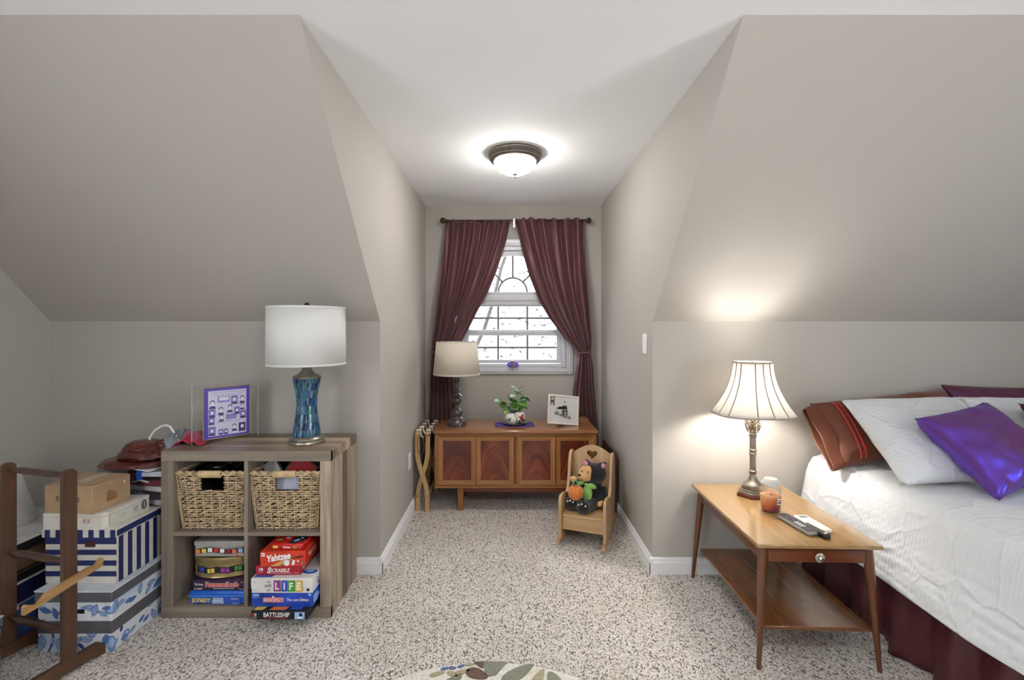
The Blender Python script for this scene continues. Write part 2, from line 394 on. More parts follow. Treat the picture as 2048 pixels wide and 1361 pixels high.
for a in (PI / 2, PI * .25, PI * .75):
    e = 1 / math.sqrt((math.cos(a) / rw) ** 2 + (math.sin(a) / rh) ** 2)
    obj('muntin', M().tube([(r * math.cos(a), .045, tz0 + r * math.sin(a)) for r in (.12, e)], .0075, 6), bar_m, so)
obj('pane', M().prism([(rw * math.cos(PI * i / 30), tz0 + rh * math.sin(PI * i / 30)) for i in range(31)], .045, .049), pane_m, so)
# windows out of view: daylight from the right, added side light from the left
for nm, x, lb in (('window_2', XR, 'plain gable window to the right of the frame'), ('added_window', XL, 'added gable window to the left, behind the camera, for side light')):
    w2 = struct(thing(nm, lb, 'window', (x, -.6, 0))); m = M()
    for (a, b_, c, d) in ((-.8, -.75, .8, 2.1), (.75, .8, .8, 2.1), (-.75, .75, .8, .85), (-.75, .75, 2.05, 2.1), (-.02, .02, .85, 2.05)): m.box(-.03, .03, a, b_, c, d)
    obj('window_frame', m, frame_m, w2)

# outside: a steep bright bank of pale dry leaves with bare trees
def leafm():
    N = NT('dry_leaf_bank'); b = N.b; setp(b, rough=.9)
    v = N.n('TexVoronoi'); v.inputs['Scale'].default_value = 7; N.l(N.coord((1, .5, 1)), v.inputs[0])
    n = N.n('TexNoise'); n.inputs['Scale'].default_value = 9; n.inputs['Detail'].default_value = 7; N.l(N.coord((1, .5, 1)), n.inputs[0])
    c = N.ramp(n.outputs[0], [(.33, (24, 24, 24)), (.38, (80, 79, 78)), (.43, (142, 141, 140))])
    N.l(c, b.inputs['Base Color'])
    N.l(N.bump(v.outputs[0], .6, .1), b.inputs['Normal']); return N.m
def hz(x, y): return -2.2 + .52 * (y - 6) + .25 * noise.noise(Vector((x * .3, y * .3, 0)))
hill = obj('ground_outside', M().grid(lambda u, v: (-30 + 60 * u, 6 + 34 * v, hz(-30 + 60 * u, 6 + 34 * v)), 60, 40), leafm())
struct(hill)
bark_m = plain('bark', (52, 48, 46), .9, noise_amt=.3, nscale=12, bump=.4, bscale=20)
for i, (x, y, lean, r, lb) in enumerate([(-.95, 11.5, .55, .05, 'slim bare tree leaning across the bank left of centre, seen through the window'), (1.1, 15, -.5, .07, 'bare tree trunk on the bank at right, seen through the window'), (-3.1, 16, .2, .10, 'thicker bare tree at far left of the bank outside'), (3.4, 13, -.3, .08, 'bare tree at the far right of the bank outside')]):
    t = tag(thing('bare_tree', lb, 'tree', (x, y, hz(x, y) - .05)), lb, 'tree', 'bare trees on the bank outside')
    pts = [(lean * k * .5 + .08 * math.sin(k * 1.3 + i), 0, k * .75) for k in range(9)]
    obj('trunk', M().tube(pts, [r * (1 - k * .08) for k in range(9)], 7), bark_m, t)
    for k in (3, 4, 5, 6):
        sg = (-1) ** k; p = pts[k]
        obj('branch', M().tube([p, (p[0] + sg * .5, .1, p[2] + .35), (p[0] + sg * 1.1, .2, p[2] + .55), (p[0] + sg * 1.7, .1, p[2] + 1.0)], [r * .4, r * .3, r * .22, .008], 5), bark_m, t)

# flush ceiling lamp
t = thing('ceiling_lamp', 'round flush ceiling lamp with nickel rim and lit frosted bowl', 'lamp', (.042, 2.727, ZC))
obj('rim', M().lathe([(.05, -.001), (.162, -.001), (.164, -.008), (.160, -.018), (.150, -.032), (.146, -.036), (.146, -.040), (.138, -.048), (.124, -.050), (.10, -.03)], 48), plain('dark_nickel', (118, 112, 104), .35, metal=.9, noise_amt=.06), t)
obj('glass_bowl', M().lathe([(.126, -.046), (.124, -.056), (.112, -.078), (.092, -.098), (.064, -.114), (.034, -.122), (.012, -.124)], 48), emit('lit_frosted_glass', (255, 250, 244), 42.0), t)
obj('bright_ring', M().tube([(.1485 * math.cos(2 * PI * i / 48), .1485 * math.sin(2 * PI * i / 48), -.036) for i in range(48)], .0022, 6, closed=True).tube([(.162 * math.cos(2 * PI * i / 48), .162 * math.sin(2 * PI * i / 48), -.010) for i in range(48)], .0018, 6, closed=True), chrome_m, t)
obj('finial', M().lathe([(.016, -.118), (.018, -.124), (.010, -.129), (.006, -.133), (.008, -.139), (.004, -.145)], 20), steel_m, t)

# light switch on the right alcove wall
t = thing('light_switch', 'white toggle light switch plate on the right alcove wall', 'switch', (AR, 2.615, 1.25))
obj('plate', M().box(-.006, 0, -.036, .036, -.058, .058, 0, .003), white_m, t); obj('toggle', M().box(-.016, -.005, -.005, .005, -.004, .012, 0, .002), white_m, t)
for zz in (-.03, .03): obj('screw', M().ball((-.006, 0, zz), .0025, 8, 6), steel_m, t)
t = thing('wall_outlet', 'white outlet plate low on the left alcove wall beside the folding rack', 'outlet', (AL, 3.22, .40))
obj('plate', M().box(0, .006, -.035, .035, -.057, .057, 0, .003), white_m, t)
for zz in (-.02, .02): obj('socket', M().box(.005, .008, -.012, .012, zz - .014, zz + .014, 0, .002), plain('ivory_socket', (225, 222, 215), .4), t)
# ------------------------------------------------------------ alcove: curtains and rod
def lerp_tab(tab, z):
    tab = sorted(tab)
    if z <= tab[0][0]: return tab[0][1:]
    for a, b in zip(tab, tab[1:]):
        if z <= b[0]:
            t = (z - a[0]) / (b[0] - a[0]); t = t
            return tuple(p + (q - p) * t for p, q in zip(a[1:], b[1:]))
    return tab[-1][1:]
S1 = 241.4
def zt(rows): return [(1.33 + (660 - py) / S1, (l - 1016) / S1, (r - 1016) / S1) for py, l, r in rows]
curt_m = shot_silk('maroon_satin_curtain', (98, 58, 60), (118, 88, 100), rough=.42, w=.28, wr=6, bump=.15)
right_t = zt([(438, 1029, 1170), (470, 1037, 1171), (501, 1044, 1172), (549, 1057, 1174), (603, 1078, 1178), (637, 1098, 1180), (677, 1128, 1182), (696, 1147, 1182), (705, 1156, 1181), (715, 1155, 1183), (740, 1151, 1186), (770, 1147, 1188), (800, 1145, 1191), (850, 1143, 1197), (980, 1140, 1203)])
left_t = zt([(442, 892, 1020), (484, 889, 1011), (542, 883, 992), (584, 878, 975), (620, 873, 955), (660, 869, 935), (684, 865, 922), (700, 864, 908), (707, 864, 905), (720, 863, 908), (755, 862, 911), (790, 861, 913), (835, 859, 915), (980, 858, 918)])
def curtain(tab, ztie, side, label, seedp):
    zt_, zb = max(t[0] for t in tab), .03
    def f(u, v):
        z = zt_ - (zt_ - zb) * v; l, r = lerp_tab(tab, z); wdt = r - l
        if side < 0: u2 = 1 - u
        else: u2 = u
        g = min(1, wdt / .45); nf = 6.5
        # cloth is bunched away from the inner edge: sheet is smoother near the inner edge
        uu = u2 ** (.8 + .25 * g)
        x = l + wdt * (uu if side > 0 else 1 - uu)
        amp = .010 + .020 * uu * (1 - .35 * g) + .012 * math.exp(-((z - zt_) / .05) ** 2)
        near = math.exp(-((z - ztie) / .05) ** 2)
        ph = uu * nf * 2 * PI * (1 if g > .3 else 1) + seedp + .9 * math.sin(z * 3 + uu * 4)
        y = amp * (1 - .6 * near) * math.sin(ph) + .005 * math.sin(ph * 1.7 + z * 3) + .012 * math.sin(uu * 5 + z * 4)
        y += .018 * math.sin(3 * PI * (uu + .3)) * (1 - near)
        x += .004 * math.cos(ph) 
        zz = z + (.006 * math.sin(uu * 60) if v < .02 else 0)
        return (x, 3.775 + y, zz)
    rt = thing('curtain', label, 'curtain', (0, 0, 0), 0, 'pair of maroon curtains'); 
    del rt['group']
    m = M().grid(f, 130, 110)
    obj('curtain_panel', m, curt_m, rt, solid=.0025, sharp=180)
    l, r = lerp_tab(tab, ztie)
    cx, hw = (l + r) / 2, (r - l) / 2 + .004
    pts = [(cx + hw * math.cos(a) , 3.775 + .036 * math.sin(a), ztie + .008 * side * math.cos(a)) for a in [2 * PI * i / 24 for i in range(24)]]
    obj('tieback', M().tube(pts, .0075, 8, closed=True), curt_m, rt)
    kx = (r + .0 if side > 0 else l - .0)
    obj('tieback_knob', M().ball((kx - .012 * side, 3.742, ztie + .002), (.014, .012, .012)).tube([(kx - .012 * side, 3.742, ztie), (kx, YA - .001, ztie)], .005), curt_m, rt)
    return rt
curtain(right_t, 1.33 + (660 - 706) / S1, 1, 'maroon satin curtain right of the window, swept right and tied back', .3)
curtain(left_t, 1.33 + (660 - 706) / S1, -1, 'maroon satin curtain left of the window, hanging down behind the small lamp', 1.1)
rod = thing('curtain_rod', 'dark bronze curtain rod with ball ends above the window', 'curtain rod', (.05, 3.775, 2.235))
brz = plain('dark_bronze', (74, 48, 38), .4, metal=.6, noise_amt=.1)
obj('rod', M().tube([(-.575, 0, 0), (.605, 0, .006)], .008, 12), brz, rod)
for x in (-.59, .62): obj('ball_end', M().ball((x, 0, .003), .024).lathe([(.013, -.012), (.013, .012)], 12, (x + (.02 if x < 0 else -.02), 0, 0)), brz, rod)
for x in (-.55, .58, .0):
    obj('bracket', M().box(x - .006, x + .006, .0, YA - 3.775 - .001, -.008, .004, 0, .002).box(x - .009, x + .009, YA - 3.775 - .006, YA - 3.775 - .0005, -.035, .02, 0, .002), steel_m, rod)
m = M().box(-.009, .009, -.013, -.008, -.06, .016, 0, .003); obj('centre_hook', m, steel_m, rod)
t = thing('window_ornament', 'small purple glass ornament with silver middle on the window frame', 'ornament', (.0406, 3.80, 1.04))
purp = plain('purple_glass', (110, 84, 190), .12, coat=.8, noise_amt=.2)
obj('glass_half', M().ball((-.022, 0, 0), (.026, .014, .025)), purp, t); obj('glass_half', M().ball((.022, 0, 0), (.026, .014, .025)), purp, t)
obj('silver_band', M().lathe([(.006, -.032), (.009, -.02), (.007, 0), (.009, .02), (.006, .032)], 16, (0, -.01, 0)), steel_m, t); obj('hanger', M().box(-.02, .02, -.004, .02, .026, .032, 0, .002), steel_m, t)

# ------------------------------------------------------------ cedar chest
oakh = wood('honey_wood_horizontal', (124, 76, 38), (172, 120, 66), 'x', .35, .3); oakv = wood('honey_wood_vertical', (124, 76, 38), (172, 120, 66), 'z', .35, .3)
chtop = wood('chest_top_wood', (128, 80, 44), (166, 112, 70), 'x', .28, .6, contrast=(.2, .8)); chside = wood('red_brown_wood', (98, 44, 20), (140, 70, 34), 'x', .35, .3)
def burl():
    N = NT('figured_mahogany'); b = N.b; setp(b, rough=.3, coat=.4, coatr=.2)
    sep = N.n('SeparateXYZ'); N.l(N.coord(), sep.inputs[0]); oi = N.n('ObjectInfo')
    w_ = N.n('TexNoise'); w_.inputs['Scale'].default_value = 7; w_.inputs['Detail'].default_value = 2; N.l(N.coord(), w_.inputs[0])
    arch = N.math('ADD', N.math('ADD', sep.outputs[2], N.math('MULTIPLY', N.math('MULTIPLY', sep.outputs[0], sep.outputs[0]), 16)), N.math('MULTIPLY', w_.outputs[0], .10))
    cmb = N.n('CombineXYZ'); N.l(N.math('MULTIPLY', sep.outputs[0], 5), cmb.inputs[0]); N.l(N.math('MULTIPLY', oi.outputs['Random'], 9), cmb.inputs[1]); N.l(N.math('MULTIPLY', arch, 26), cmb.inputs[2])
    n = N.n('TexNoise'); n.inputs['Scale'].default_value = 1; n.inputs['Detail'].default_value = 5; n.inputs['Roughness'].default_value = .55; N.l(cmb.outputs[0], n.inputs[0])
    n2 = N.n('TexNoise'); n2.inputs['Scale'].default_value = 6; N.l(N.coord((1, 1, .4)), n2.inputs[0])
    f = N.math('ADD', N.math('MULTIPLY', n.outputs[0], .6), N.math('MULTIPLY', n2.outputs[0], .4))
    N.l(N.ramp(f, [(.32, (52, 15, 10)), (.46, (92, 32, 16)), (.58, (124, 54, 26)), (.72, (158, 86, 44))]), b.inputs['Base Color']); return N.m
burl_m = burl()
ch = thing('cedar_chest', 'low wooden chest with four dark framed panels, standing under the window', 'chest', (.0545, 3.505, 0))
W2, D2 = .6035, .205
obj('lid', M().box(-W2, W2, -D2, D2, .569, .600, 0, .010), chtop, ch)
obj('body', M().box(-W2 + .022, W2 - .022, -D2 + .022, D2 - .01, .186, .569, 0, .002), chside, ch)
obj('bottom_moulding', M().box(-W2 + .012, W2 - .012, -D2 + .008, D2 - .005, .174, .200, 0, .006), oakh, ch)
obj('corner_stile', M().box(-W2 + .015, -W2 + .048, -D2 + .010, -D2 + .03, .2, .569, 0, .004), oakv, ch); obj('corner_stile', M().box(W2 - .048, W2 - .015, -D2 + .010, -D2 + .03, .2, .569, 0, .004), oakv, ch)
obj('centre_stile', M().box(.0145 - .010, .0145 + .012, -D2 + .012, -D2 + .03, .2, .569, 0, .003), oakv, ch)
obj('top_rail', M().box(-W2 + .046, W2 - .046, -D2 + .013, -D2 + .03, .556, .569, 0, .002), oakh, ch)
SC3 = 275.8
dx = [(x0 * .2793 + 820 - 1016) / SC3 - .0545 for x0 in (200, 472, 770, 1045)]; dw = .2793 * 271 / SC3
for x0 in dx:
    d = thing('door', 'd', 'd', (x0 + dw / 2, -D2 + .010, .378)); d.parent = ch; del d['label']; del d['category']
    hw, hh, t_ = dw / 2 - .001, .177, .033
    for nm, pts, mt in (('rail', [(-hw, hh), (hw, hh), (hw - t_, hh - t_), (-hw + t_, hh - t_)], oakh), ('rail', [(-hw, -hh), (hw, -hh), (hw - t_, -hh + t_), (-hw + t_, -hh + t_)], oakh), ('stile', [(-hw, hh), (-hw, -hh), (-hw + t_, -hh + t_), (-hw + t_, hh - t_)], oakv), ('stile', [(hw, hh), (hw, -hh), (hw - t_, -hh + t_), (hw - t_, hh - t_)], oakv)):
        vs = [(a * .997, -.006 if k < 2 else .000, b * .997) for k, (a, b) in enumerate(pts)] + [(a * .997, .014, b * .997) for a, b in pts]
        obj(nm, M().add(vs, [(0, 1, 2, 3), (7, 6, 5, 4), (0, 1, 5, 4), (1, 2, 6, 5), (2, 3, 7, 6), (3, 0, 4, 7)]), mt, d, sharp=20)
    obj('panel', M().box(-hw + t_ - .002, hw - t_ + .002, .006, .012, -hh + t_ - .002, hh - t_ + .002), burl_m, d, loc=(0, 0, 0))
obj('lock', M().lathe([(.009, 0), (.009, .006), (.005, .008)], 16).xf(Matrix.Translation((.0145, -D2 + .013, .545)) @ Matrix.Rotation(PI / 2, 4, 'X')), plain('old_brass', (120, 92, 50), .35, metal=.9, noise_amt=.1), ch)
obj('apron', M().box(-W2 + .18, W2 - .12, -D2 + .05, -D2 + .07, .135, .176, 0, .003), chside, ch)
def taper(x, y, z0, z1, s0, s1, dx_=0, dy_=0):
    m = M(); vs = []
    for z, s, ox, oy in ((z0, s0, dx_, dy_), (z1, s1, 0, 0)): vs += [(x + ox + a * s / 2, y + oy + b * s / 2, z) for a, b in ((-1, -1), (1, -1), (1, 1), (-1, 1))]
    return m.add(vs, [(0, 1, 2, 3), (4, 5, 6, 7), (0, 1, 5, 4), (1, 2, 6, 5), (2, 3, 7, 6), (3, 0, 4, 7)])
for x in (-W2 + .20, W2 - .20):
    for y in (-D2 + .055, D2 - .06): obj('leg', taper(x, y, 0, .175, .030, .046), oakv, ch)
obj('raised_corner', M().prism([(.50, .600), (.535, .622), (.575, .622), (.60, .600)], .175, .202, 'xz'), oakh, ch)

# small lamp on the chest
lm = thing('small_table_lamp', 'small lamp with turned dark base and cream drum shade, on the chest', 'lamp', (-.392, 3.475, .600))
dk = plain('dark_turned_wood', (62, 56, 52), .28, noise_amt=.12, coat=.5)
K = 1 / 7.56 / 261
def yz(v): return (1300 - v) * K   # height above the foot from the close-up
prof = [(148, 1300), (150, 1255), (140, 1225), (118, 1205), (122, 1192), (105, 1172), (84, 1160), (86, 1140), (97, 1110), (97, 1085), (76, 1065), (62, 1048), (40, 1030), (34, 1012), (26, 1000), (34, 985), (48, 975), (70, 945), (77, 915), (70, 890), (60, 880), (80, 858), (86, 850), (62, 828), (40, 812), (40, 795), (54, 782), (52, 768), (40, 760), (46, 752), (36, 742), (32, 660), (36, 645), (46, 636), (46, 624), (36, 616), (50, 600), (50, 588), (30, 578)]
obj('base', M().lathe([(r * K, yz(v)) for r, v in prof], 36), dk, lm, sharp=50)
obj('socket', M().lathe([(.012, yz(582)), (.012, yz(520))], 16), steel_m, lm)
shade_m = fabric('cream_shade_linen', (232, 224, 208), trans=.35, weave=500, bump=.2); trimf = fabric('shade_trim', (205, 198, 186))
zb, zt2 = yz(530), yz(45)
sh = obj('lamp_shade', M().lathe([(.178, zb), (.154, zt2)], 48, cap=False), shade_m, lm, solid=.002)
obj('rim', M().lathe([(.179, zb - .002), (.180, zb + .010), (.1765, zb + .010), (.176, zb - .002), (.179, zb - .002)], 48, cap=False), trimf, sh)
obj('rim', M().lathe([(.1550, zt2 - .010), (.1556, zt2 + .002), (.151, zt2 + .002), (.152, zt2 - .010), (.155, zt2 - .01)], 48, cap=False), trimf, sh)
sp = M()
for a in (0, 2 * PI / 3, 4 * PI / 3): sp.tube([(0, 0, zt2 - .02), (.153 * math.cos(a), .153 * math.sin(a), zt2 - .004)], .0018, 5)
sp.tube([(0, 0, yz(525)), (0, 0, zt2 - .015)], .003, 6); obj('shade_frame', sp, steel_m, lm)

# purple cloth, plant pot and photo frame on the chest
cl = obj('cloth_mat', M().grid(lambda u, v: (-.1 + (.29 + .012 * (1 - v)) * (u - .0), -.075 + .155 * v, .6022 + .0016 * math.sin(u * 17 + v * 5) + .0012 * math.sin(v * 23 + u * 9)), 26, 16), shot_silk('purple_satin', (70, 36, 74), (96, 70, 220), rough=.35, w=.5, wr=20), None, loc=(-.0, 3.50, 0), solid=.002)
tag(cl, 'small purple satin cloth under the plant pot', 'cloth')
pl = thing('potted_plant', 'leafy green plant in a painted white pot on the purple cloth', 'plant', (.052, 3.505, .6045))
def potm():
    N = NT('painted_ceramic'); b = N.b; setp(b, rough=.18, coat=.6)
    v = N.n('TexVoronoi', feature='DISTANCE_TO_EDGE'); v.inputs['Scale'].default_value = 22; N.l(N.coord(), v.inputs[0])
    n = N.n('TexNoise'); n.inputs['Scale'].default_value = 18; n.inputs['Detail'].default_value = 1; N.l(N.coord(), n.inputs[0])
    a = N.ramp(n.outputs[0], [(.56, (226, 224, 216)), (.575, (84, 96, 84)), (.63, (70, 84, 72)), (.645, (226, 224, 216))]); N.l(a, b.inputs['Base Color']); return N.m
obj('saucer', M().lathe([(.055, 0), (.085, .004), (.098, .014), (.1, .016), (.094, .017), (.08, .010), (.05, .008)], 40), plain('green_glaze', (84, 92, 82), .2, coat=.6, noise_amt=.15), pl)
pot = obj('pot', M().lathe([(.055, .009), (.066, .014), (.078, .035), (.083, .058), (.080, .080), (.070, .094), (.062, .099), (.058, .099), (.062, .088), (.05, .085)], 44), potm(), pl)
fl = M()
for a, z, s in ((-.95, .06, .014), (-.75, .045, .011), (-.8, .075, .010)):
    R3 = Matrix.Rotation(a + PI / 2, 3, 'Z'); c = Vector((.0825 * math.sin(-a) * -1, -.0825 * math.cos(a), z)); c = Vector((.083 * math.cos(a), .083 * math.sin(a), z)); fl.ball(c, (s * .25, s, s), 10, 8, R=Matrix.Rotation(a, 3, 'Z'))
obj('painted_flower', fl, plain('red_glaze', (140, 40, 36), .2, coat=.5, noise_amt=.2), pot)
obj('soil', M().lathe([(.001, .088), (.06, .087)], 24), plain('soil', (60, 44, 34), .95, noise_amt=.3, nscale=90, bump=.5, bscale=120), pl)
leaf_m = plain('leaf_green', (70, 112, 48), .35, noise_amt=.22, nscale=25); leaf_l = plain('leaf_light_green', (112, 154, 70), .38, noise_amt=.15, nscale=25)
stem_m = plain('stem', (96, 100, 60), .6, noise_amt=.15)
def leaf(l, wd, curl=.25):
    l *= 1.25; wd *= 1.55
    def f(u, v):
        s = (u - .5) * 2; p = math.sin(PI * min(1, v * 1.0)) ** .75 * (1 - .25 * v); return (s * wd * p, l * v, -curl * l * v * v + .18 * abs(s) * wd * p * 1.4)
    return M().grid(f, 4, 7)
def stem(pts): obj('stem', M().tube(pts, [.0032 - .0004 * i for i in range(len(pts))], 6), stem_m, pl)
stem([(0, 0, .085), (.008, 0, .14), (.018, 0, .20), (.02, -.004, .262)]); stem([(-.03, 0, .088), (-.075, -.01, .115), (-.098, -.012, .15), (-.112, -.012, .20)]); stem([(.02, .01, .085), (.04, .01, .14), (.048, .006, .175)])
rnd = random.Random(4)
LV = [(.016, -.004, .258, 100, 20, .05, .017, 1), (.022, 0, .26, -80, 10, .05, .011, 0), (.018, -.008, .215, 140, -15, .062, .024, 1), (.02, .004, .212, -60, 12, .075, .022, 0), (.06, .0, .20, -75, -45, .055, .020, 0), (.012, -.008, .19, 120, -30, .065, .022, 0), (.03, -.01, .17, -130, -40, .06, .026, 1), (.03, .0, .185, -100, -5, .055, .026, 0),
      (.005, -.012, .165, 150, -35, .07, .025, 0), (-.005, -.012, .14, 130, -45, .05, .022, 0), (.045, -.01, .15, -110, -50, .05, .022, 0), (-.06, -.02, .12, 165, -60, .042, .020, 1), (-.105, -.012, .175, 120, -10, .05, .020, 1), (-.105, -.012, .165, -120, -20, .05, .021, 1), (-.108, -.01, .17, 80, -25, .055, .018, 0), (-.1, -.014, .16, -150, -40, .04, .018, 0), (.015, .01, .23, 10, 15, .05, .018, 0), (.0, .01, .175, 60, 0, .06, .022, 0), (.05, .01, .17, -40, -10, .055, .022, 0), (-.02, .0, .11, 100, 10, .045, .018, 0), (.035, -.01, .225, -120, -20, .05, .02, 1), (.008, -.012, .19, 170, -50, .055, .022, 0), (.04, -.012, .165, -160, -55, .05, .024, 0), (.0, -.01, .15, -170, -50, .05, .024, 1), (.025, -.014, .135, 180, -60, .04, .022, 0), (-.09, -.012, .155, 180, -50, .045, .022, 0), (.0, .0, .205, 70, -10, .055, .02, 0)]
for (x, y, z, az, el, l, wd, k) in LV:
    o = obj('leaf', leaf(l, wd), leaf_l if k else leaf_m, pl, loc=(x, y, z), solid=.0008, sharp=180); o.rotation_euler = (math.radians(el + 30), math.radians(rnd.uniform(-25, 25)), math.radians(az))
pf = thing('photo_frame', 'white framed black and white family portrait leaning at the right end of the chest', 'picture frame', (.415, 3.44, .600), .20)
R = Matrix.Rotation(math.radians(-14), 4, 'X') 
frm = plain('cream_frame', (226, 220, 208), .4, noise_amt=.03)
m = M(); rectring(m, -.123, .123, 0, .222, .013, .013, .013, .013, -.007, .007, .003)
e = thing('x', 'x', 'x'); bpy.data.objects.remove(e)
piv = obj('frame', m, frm, pf, rot=(math.radians(-13), math.radians(6.5), 0), loc=(0, 0, .012))
obj('backing', M().box(-.112, .112, .0, .004, .012, .21), plain('backing_card', (120, 112, 100), .8, noise_amt=.1), piv)
gry = [plain('photo_paper', (214, 214, 210), .35), plain('photo_dark_grey', (60, 60, 62), .5), plain('photo_mid_grey', (120, 120, 120), .5), plain('photo_light_grey', (196, 194, 190), .5)]
F = Flat('front', 0); F.rect(-.112, .112, .012, .21, 0); F.up(); F.rect(-.108, -.070, .138, .205, 2); F.up(); F.ell(-.090, .188, .009, .010, 3).poly([(-.102, .178), (-.08, .178), (-.082, .160), (-.10, .160)], 1).poly([(-.1, .158), (-.084, .158), (-.084, .140), (-.1, .140)], 3)
def person_print(a, b, s, shade=1, hair=1):
    F.up(); F.poly([(a - 1.5 * s, b - 3.4 * s), (a + 1.5 * s, b - 3.4 * s), (a + 1.25 * s, b - 1.6 * s), (a + .4 * s, b - 1.1 * s), (a - .4 * s, b - 1.1 * s), (a - 1.25 * s, b - 1.6 * s)], shade)
    F.up(); F.poly([(a - .35 * s, b - 1.1 * s), (a + .35 * s, b - 1.1 * s), (a, b - 2.2 * s)], 0); F.ell(a, b + .22 * s, .66 * s, .85 * s, hair)
    F.up(); F.ell(a, b - .08 * s, .54 * s, .78 * s, 3)
person_print(.01, .163, .0145, 1); F.poly([(-.012, .11), (.034, .11), (.032, .06), (-.012, .06)], 1); person_print(-.052, .112, .0125, 2); person_print(-.018, .095, .010, 2, 3); person_print(.014, .085, .010, 2, 3); person_print(.046, .078, .0095, 2)
F.obj('photograph', gry, piv)
obj('glass', M().box(-.112, .112, -.0055, -.0045, .012, .21), pane_mat('frame_glass', .04), piv)
obj('easel_back', M().box(-.03, .03, .01, .013, 0, .15).xf(Matrix.Translation((0, .0, .0)) @ Matrix.Rotation(math.radians(0), 4, 'X')), plain('black_card', (30, 30, 32), .8, noise_amt=.1), pf, loc=(0, .06, .0), rot=(math.radians(20), 0, 0))

# ------------------------------------------------------------ folding luggage rack against the left wall
lr = thing('luggage_rack', 'folded wooden luggage rack with striped webbing straps, between the left alcove wall and the chest', 'luggage rack', (-.625, 3.53, 0), .0)
beech = wood('beech', (168, 132, 88), (204, 170, 124), 'z', .45, .1); beechy = wood('beech_rail', (168, 132, 88), (204, 170, 124), 'y', .45, .1)
def sleg(sx, y):   # a curved leg: foot on one side, head on the other
    pts = []
    n = 16; w_ = .0155
    L = []
    for i in range(n + 1):
        z = .57 * i / n; x = sx * .036 * math.cos(PI * min(1, max(0, (z - .10) / .34))); L.append((x, z))
    out = [(x - w_, z) for x, z in L] + [(x + w_, z) for x, z in reversed(L)]
    return M().prism(out, y - .009, y + .009, 'xz')
for y, s_ in ((-.205, 1), (.205, 1)):
    obj('leg', sleg(s_, y), beech, lr); obj('leg', sleg(-s_, y + .020), beech, lr)
for x in (-.036, .036):
    obj('top_rail', M().box(x - .014, x + .014, -.225, .235, .562, .588, 0, .006), beechy, lr); obj('lower_rail', M().box(x - .008, x + .008, -.20, .21, .10, .13, 0, .004), beechy, lr)
for y in (-.205,): 
    for x in (-.036, .036): obj('screw', M().ball((x, y - .009, .115), .0045, 8, 6), black_m, lr)
    obj('screw', M().ball((0, y - .009, .27), .0035, 8, 6), steel_m, lr)
webl = fabric('cream_webbing', (226, 218, 204), weave=600); webd = fabric('brown_webbing', (78, 62, 50), weave=600)
for k in range(4):
    yc = -.17 + k * .115
    st = M()
    for (a, b_, mi) in ((-.034, -.022, 1), (-.022, .022, 0), (.022, .034, 1)):
        for x in (-.036, .036): st.box(x - .0165, x + .0165, yc + a, yc + b_, .555, .5905, mi, .003)
        st.add([(-.030 + .06 * i / 8, yc + yy, .586 - .05 * math.sin(PI * i / 8)) for yy in (a, b_) for i in range(9)], [(i, i + 1, 10 + i, 9 + i) for i in range(8)], mi)
    obj('strap', st, [webl, webd], lr)
obj('strap_loop', M().grid(lambda u, v: (-.01 + .022 * math.sin(2 * PI * u), -.222 + .014 * v, .49 - .075 * math.cos(2 * PI * u)), 24, 1), webd, lr, solid=.002)
t = obj('wooden_board', M().box(-.010, .010, -.2, .2, 0, .46, 0, .003), wood('dark_board', (60, 40, 28), (96, 64, 44), 'z', .5), None, loc=(.762, 3.42, 0)); tag(t, 'thin dark wooden board standing between the rocking chair and the right alcove wall', 'board')

# ------------------------------------------------------------ child's rocking chair with plush bear
pine = wood('pine_vertical', (172, 136, 94), (204, 170, 126), 'z', .42, .2); pinex = wood('pine_horizontal', (172, 136, 94), (204, 170, 126), 'x', .42, .2); piney = wood('pine_rocker', (164, 124, 82), (198, 160, 114), 'y', .42, .2)
rc = thing('rocking_chair', 'child size pine rocking chair with heart cut out, in front of the chest', 'chair', (.525, 2.965, 0), -.36)
side = [(-.215, .04), (-.220, .20), (-.218, .275), (-.205, .298), (-.185, .303), (-.10, .292), (-.045, .272), (-.01, .285), (.015, .33), (.03, .39), (.045, .46), (.070, .500), (.100, .512), (.135, .508), (.165, .48), (.185, .40), (.19, .28), (.17, .14), (.165, .04)]
for x in (-.145, .128):
    obj('side_panel', M().prism(side, x, x + .017, 'yz'), pine, rc)
    rk = [(y, .012 + .035 * abs(y / .27) ** 2.6 * .55) for y in [(-.265 + .53 * i / 16) for i in range(17)]]
    obj('rocker', M().prism(rk + [(y, z + (.034 if abs(y) < .2 else .026)) for y, z in reversed(rk)], x - .002, x + .019, 'yz'), piney, rc)
obj('seat', M().box(-.128, .128, -.205, .125, .172, .188, 0, .004), pinex, rc); obj('front_board', M().box(-.128, .128, -.196, -.180, .092, .172, 0, .002), pinex, rc)
# the back, with an arched top and a heart-shaped hole
def heart(t):
    a = t; x = 16 * math.sin(a) ** 3; z = 13 * math.cos(a) - 5 * math.cos(2 * a) - 2 * math.cos(3 * a) - math.cos(4 * a); return x / 16, z / 16
hn = 72; hc = .318; inner = []; outer = []
for i in range(hn):
    hx, hzz = heart(2 * PI * i / hn); x, z = hx * .034, hzz * .033; inner.append((x, hc + z))
for x, z in inner:
    dx_, dz_ = x, z - hc; dl = math.hypot(dx_, dz_) or 1; dx_ /= dl; dz_ /= dl; lo, hi = 0, 1
    for _ in range(30):
        md = (lo + hi) / 2; px_, pz_ = dx_ * md, hc + dz_ * md
        ins = abs(px_) < .127 and pz_ > 0 and pz_ < .325 + .055 * math.cos(px_ / .127 * PI / 2)
        if ins: lo = md
        else: hi = md
    outer.append((dx_ * lo, hc + dz_ * lo))
